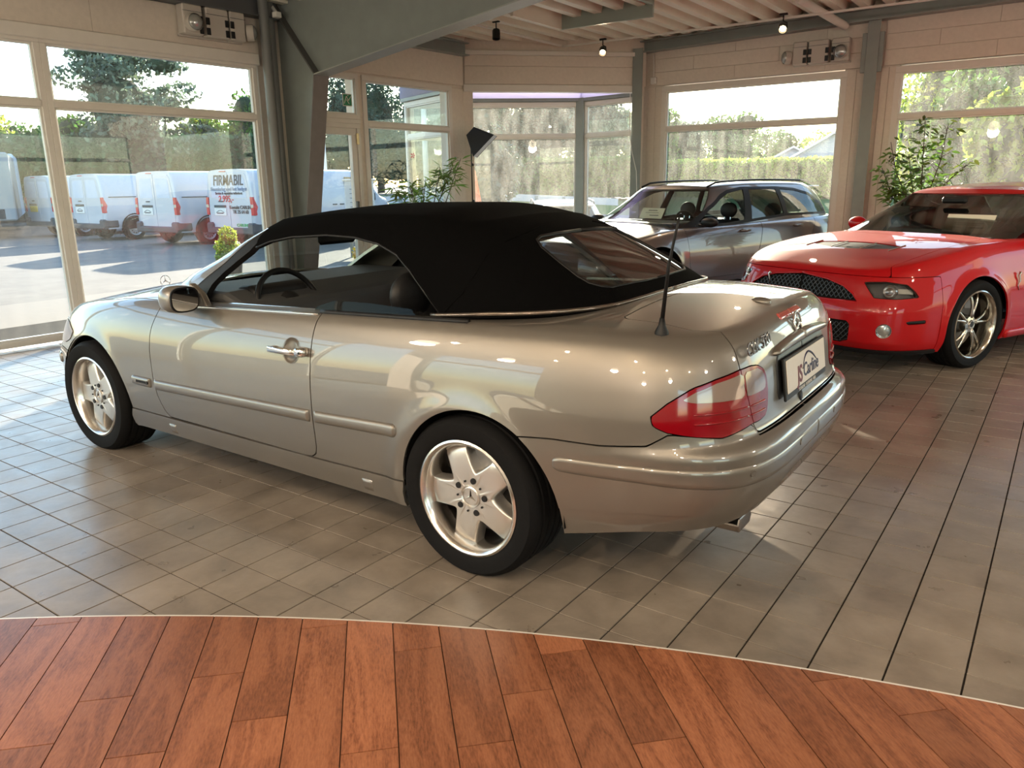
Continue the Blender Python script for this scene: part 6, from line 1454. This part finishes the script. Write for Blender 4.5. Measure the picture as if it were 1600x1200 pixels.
# plants
def plant(name,label,loc,stems,leafm,lsz,pot_r=.2,flowers=None,narrow=.28,drop=.3):
    t=thing(name,label,'plant',loc); q=MB(); q.lathe([(0,0),(pot_r*.75,0),(pot_r,.34),(pot_r*1.04,.36),(pot_r*.92,.36),(pot_r*.9,.31),(0,.31)],24); obj('pot',q,mat('grey_pot',(.20,.19,.18),.5),t,ang=40)
    q=MB(); q.lathe([(pot_r*.9,.318),(0,.33)],20); obj('soil',q,mat('dark_soil',(.03,.022,.015),.95),t,fix=False)
    sm=MB(); lf=MB(); r=np.random.RandomState(len(name)+3); k=0
    for st in stems:
        P=np.array(st['p'],float); sm.tube([tuple(v) for v in P],[.012*(1-.7*i/(len(P)-1)) for i in range(len(P))],6)
        seg=np.concatenate([[0],np.cumsum(np.linalg.norm(np.diff(P,axis=0),axis=1))])
        for i in range(st['n']):
            f=st.get('f0',.35)+(1-st.get('f0',.35))*r.rand(); d=f*seg[-1]; c=np.array([np.interp(d,seg,P[:,j]) for j in range(3)])
            g=r.rand()*6.28; sp=st.get('spread',.16)*(1.15-f*.6); tip=c+np.array([math.cos(g)*sp*r.rand(),math.sin(g)*sp*r.rand(),(r.rand()-.35)*sp])
            if r.rand()<.25: sm.tube([tuple(c),tuple(tip)],[.004,.002],4,False)
            g2=g+r.normal()*.5; dv=np.array([math.cos(g2),math.sin(g2),r.normal()*.45-drop+.2]); dv/=np.linalg.norm(dv); L=lsz*(.7+.6*r.rand()); sd_=np.cross(dv,[0,0,1.]); sd_/=np.linalg.norm(sd_)+1e-9; sd_=sd_*math.cos(r.rand()*1.5)+np.cross(dv,sd_)*math.sin(r.rand()*1.5-.7)
            w_=L*narrow; dn=np.array([0,0,-L*.12])
            V=[tip,tip+dv*L*.35+sd_*w_/2,tip+dv*L*.7+sd_*w_*.35+dn*.5,tip+dv*L+dn,tip+dv*L*.7-sd_*w_*.35+dn*.5,tip+dv*L*.35-sd_*w_/2]; i0=len(lf.v); lf.v+=[tuple(v) for v in V]; lf.f+=[(i0,i0+1,i0+2,i0+3),(i0,i0+3,i0+4,i0+5)]
    obj('stem',sm,M_bark,t,smooth=True); f_=obj('foliage',lf,leafm,t,fix=False); f_['kind']='stuff'
    if flowers:
        for c in flowers:
            q=MB()
            for k in range(5):
                a_=k*1.257; q.add([c,(c[0]+.03*math.cos(a_-.4),c[1]+.01,c[2]+.03*math.sin(a_-.4)),(c[0]+.04*math.cos(a_),c[1]-.008,c[2]+.04*math.sin(a_)),(c[0]+.03*math.cos(a_+.4),c[1]+.01,c[2]+.03*math.sin(a_+.4))],[(0,1,2,3)])
            obj('flower',q,mat('pink_petals',(.75,.12,.2),.5),t,fix=False)
    return t
L_ole=leafmat('oleander_leaf',(.16,.24,.05),.5,.03,.4); L_fic=leafmat('ficus_leaf',(.17,.26,.05),.45,.04,.6)
def W3(px,py,ax_,v):
    d=CW+CR*(px-800)/CF-CU*(py-600)/CF; t_=(v-CP[ax_])/d[ax_]; return CP+d*t_
b=np.array([-5.42,5.25,0])
def stm(pts,n,**k):
    P=[(0,0,.3)]+[tuple(W3(px,py,0,-5.42+ox)-b) for px,py,ox in pts]; d=dict(p=P,n=n); d.update(k); return d
plant('oleander','potted narrow leaved plant with one pink flower behind the soft top','' or tuple(b),[stm([(655,330,0),(640,292,.05)],70,f0=.72,spread=.16),stm([(660,335,0),(665,280,-.05)],60,f0=.7,spread=.15),stm([(676,330,0),(688,262,.05)],60,f0=.7,spread=.16),stm([(680,330,0),(706,262,.1)],60,f0=.65,spread=.2),stm([(690,335,0),(720,248,.1)],60,f0=.7,spread=.16),stm([(650,335,0),(612,290,0)],40,f0=.75,spread=.12),stm([(640,335,0),(660,318,0)],30,f0=.5,spread=.2)],L_ole,.17,.22,[tuple(W3(645,243,0,-5.40)-b)],.16,.25)
b=np.array([.10,8.05,0])
def stm2(pts,n,**k):
    P=[(0,0,.3)]+[tuple(W3(px,py,1,8.05+ox)-b) for px,py,ox in pts]; d=dict(p=P,n=n); d.update(k); return d
plant('ficus_tree','tall small leaved potted ficus behind the red coupe windscreen',tuple(b),[stm2([(1438,360,0),(1440,290,0),(1443,230,0),(1446,190,0)],260,f0=.3,spread=.3),stm2([(1430,340,0),(1400,270,.05),(1392,222,.1)],110,f0=.35,spread=.2),stm2([(1440,330,0),(1470,250,-.05),(1482,192,-.1)],110,f0=.3,spread=.2),stm2([(1436,345,0),(1395,310,.1),(1378,262,.1)],180,f0=.35,spread=.2),stm2([(1436,330,0),(1410,300,-.05),(1384,312,.1)],160,f0=.4,spread=.22),stm2([(1440,320,0),(1490,275,0),(1515,255,0)],90,f0=.35,spread=.2),stm2([(1440,350,0),(1460,300,-.1),(1490,300,0)],170,f0=.4,spread=.25),stm2([(1436,350,0),(1425,290,.1),(1420,240,.1)],110,f0=.3,spread=.24)],L_fic,.10,.24,None,.45,.35)
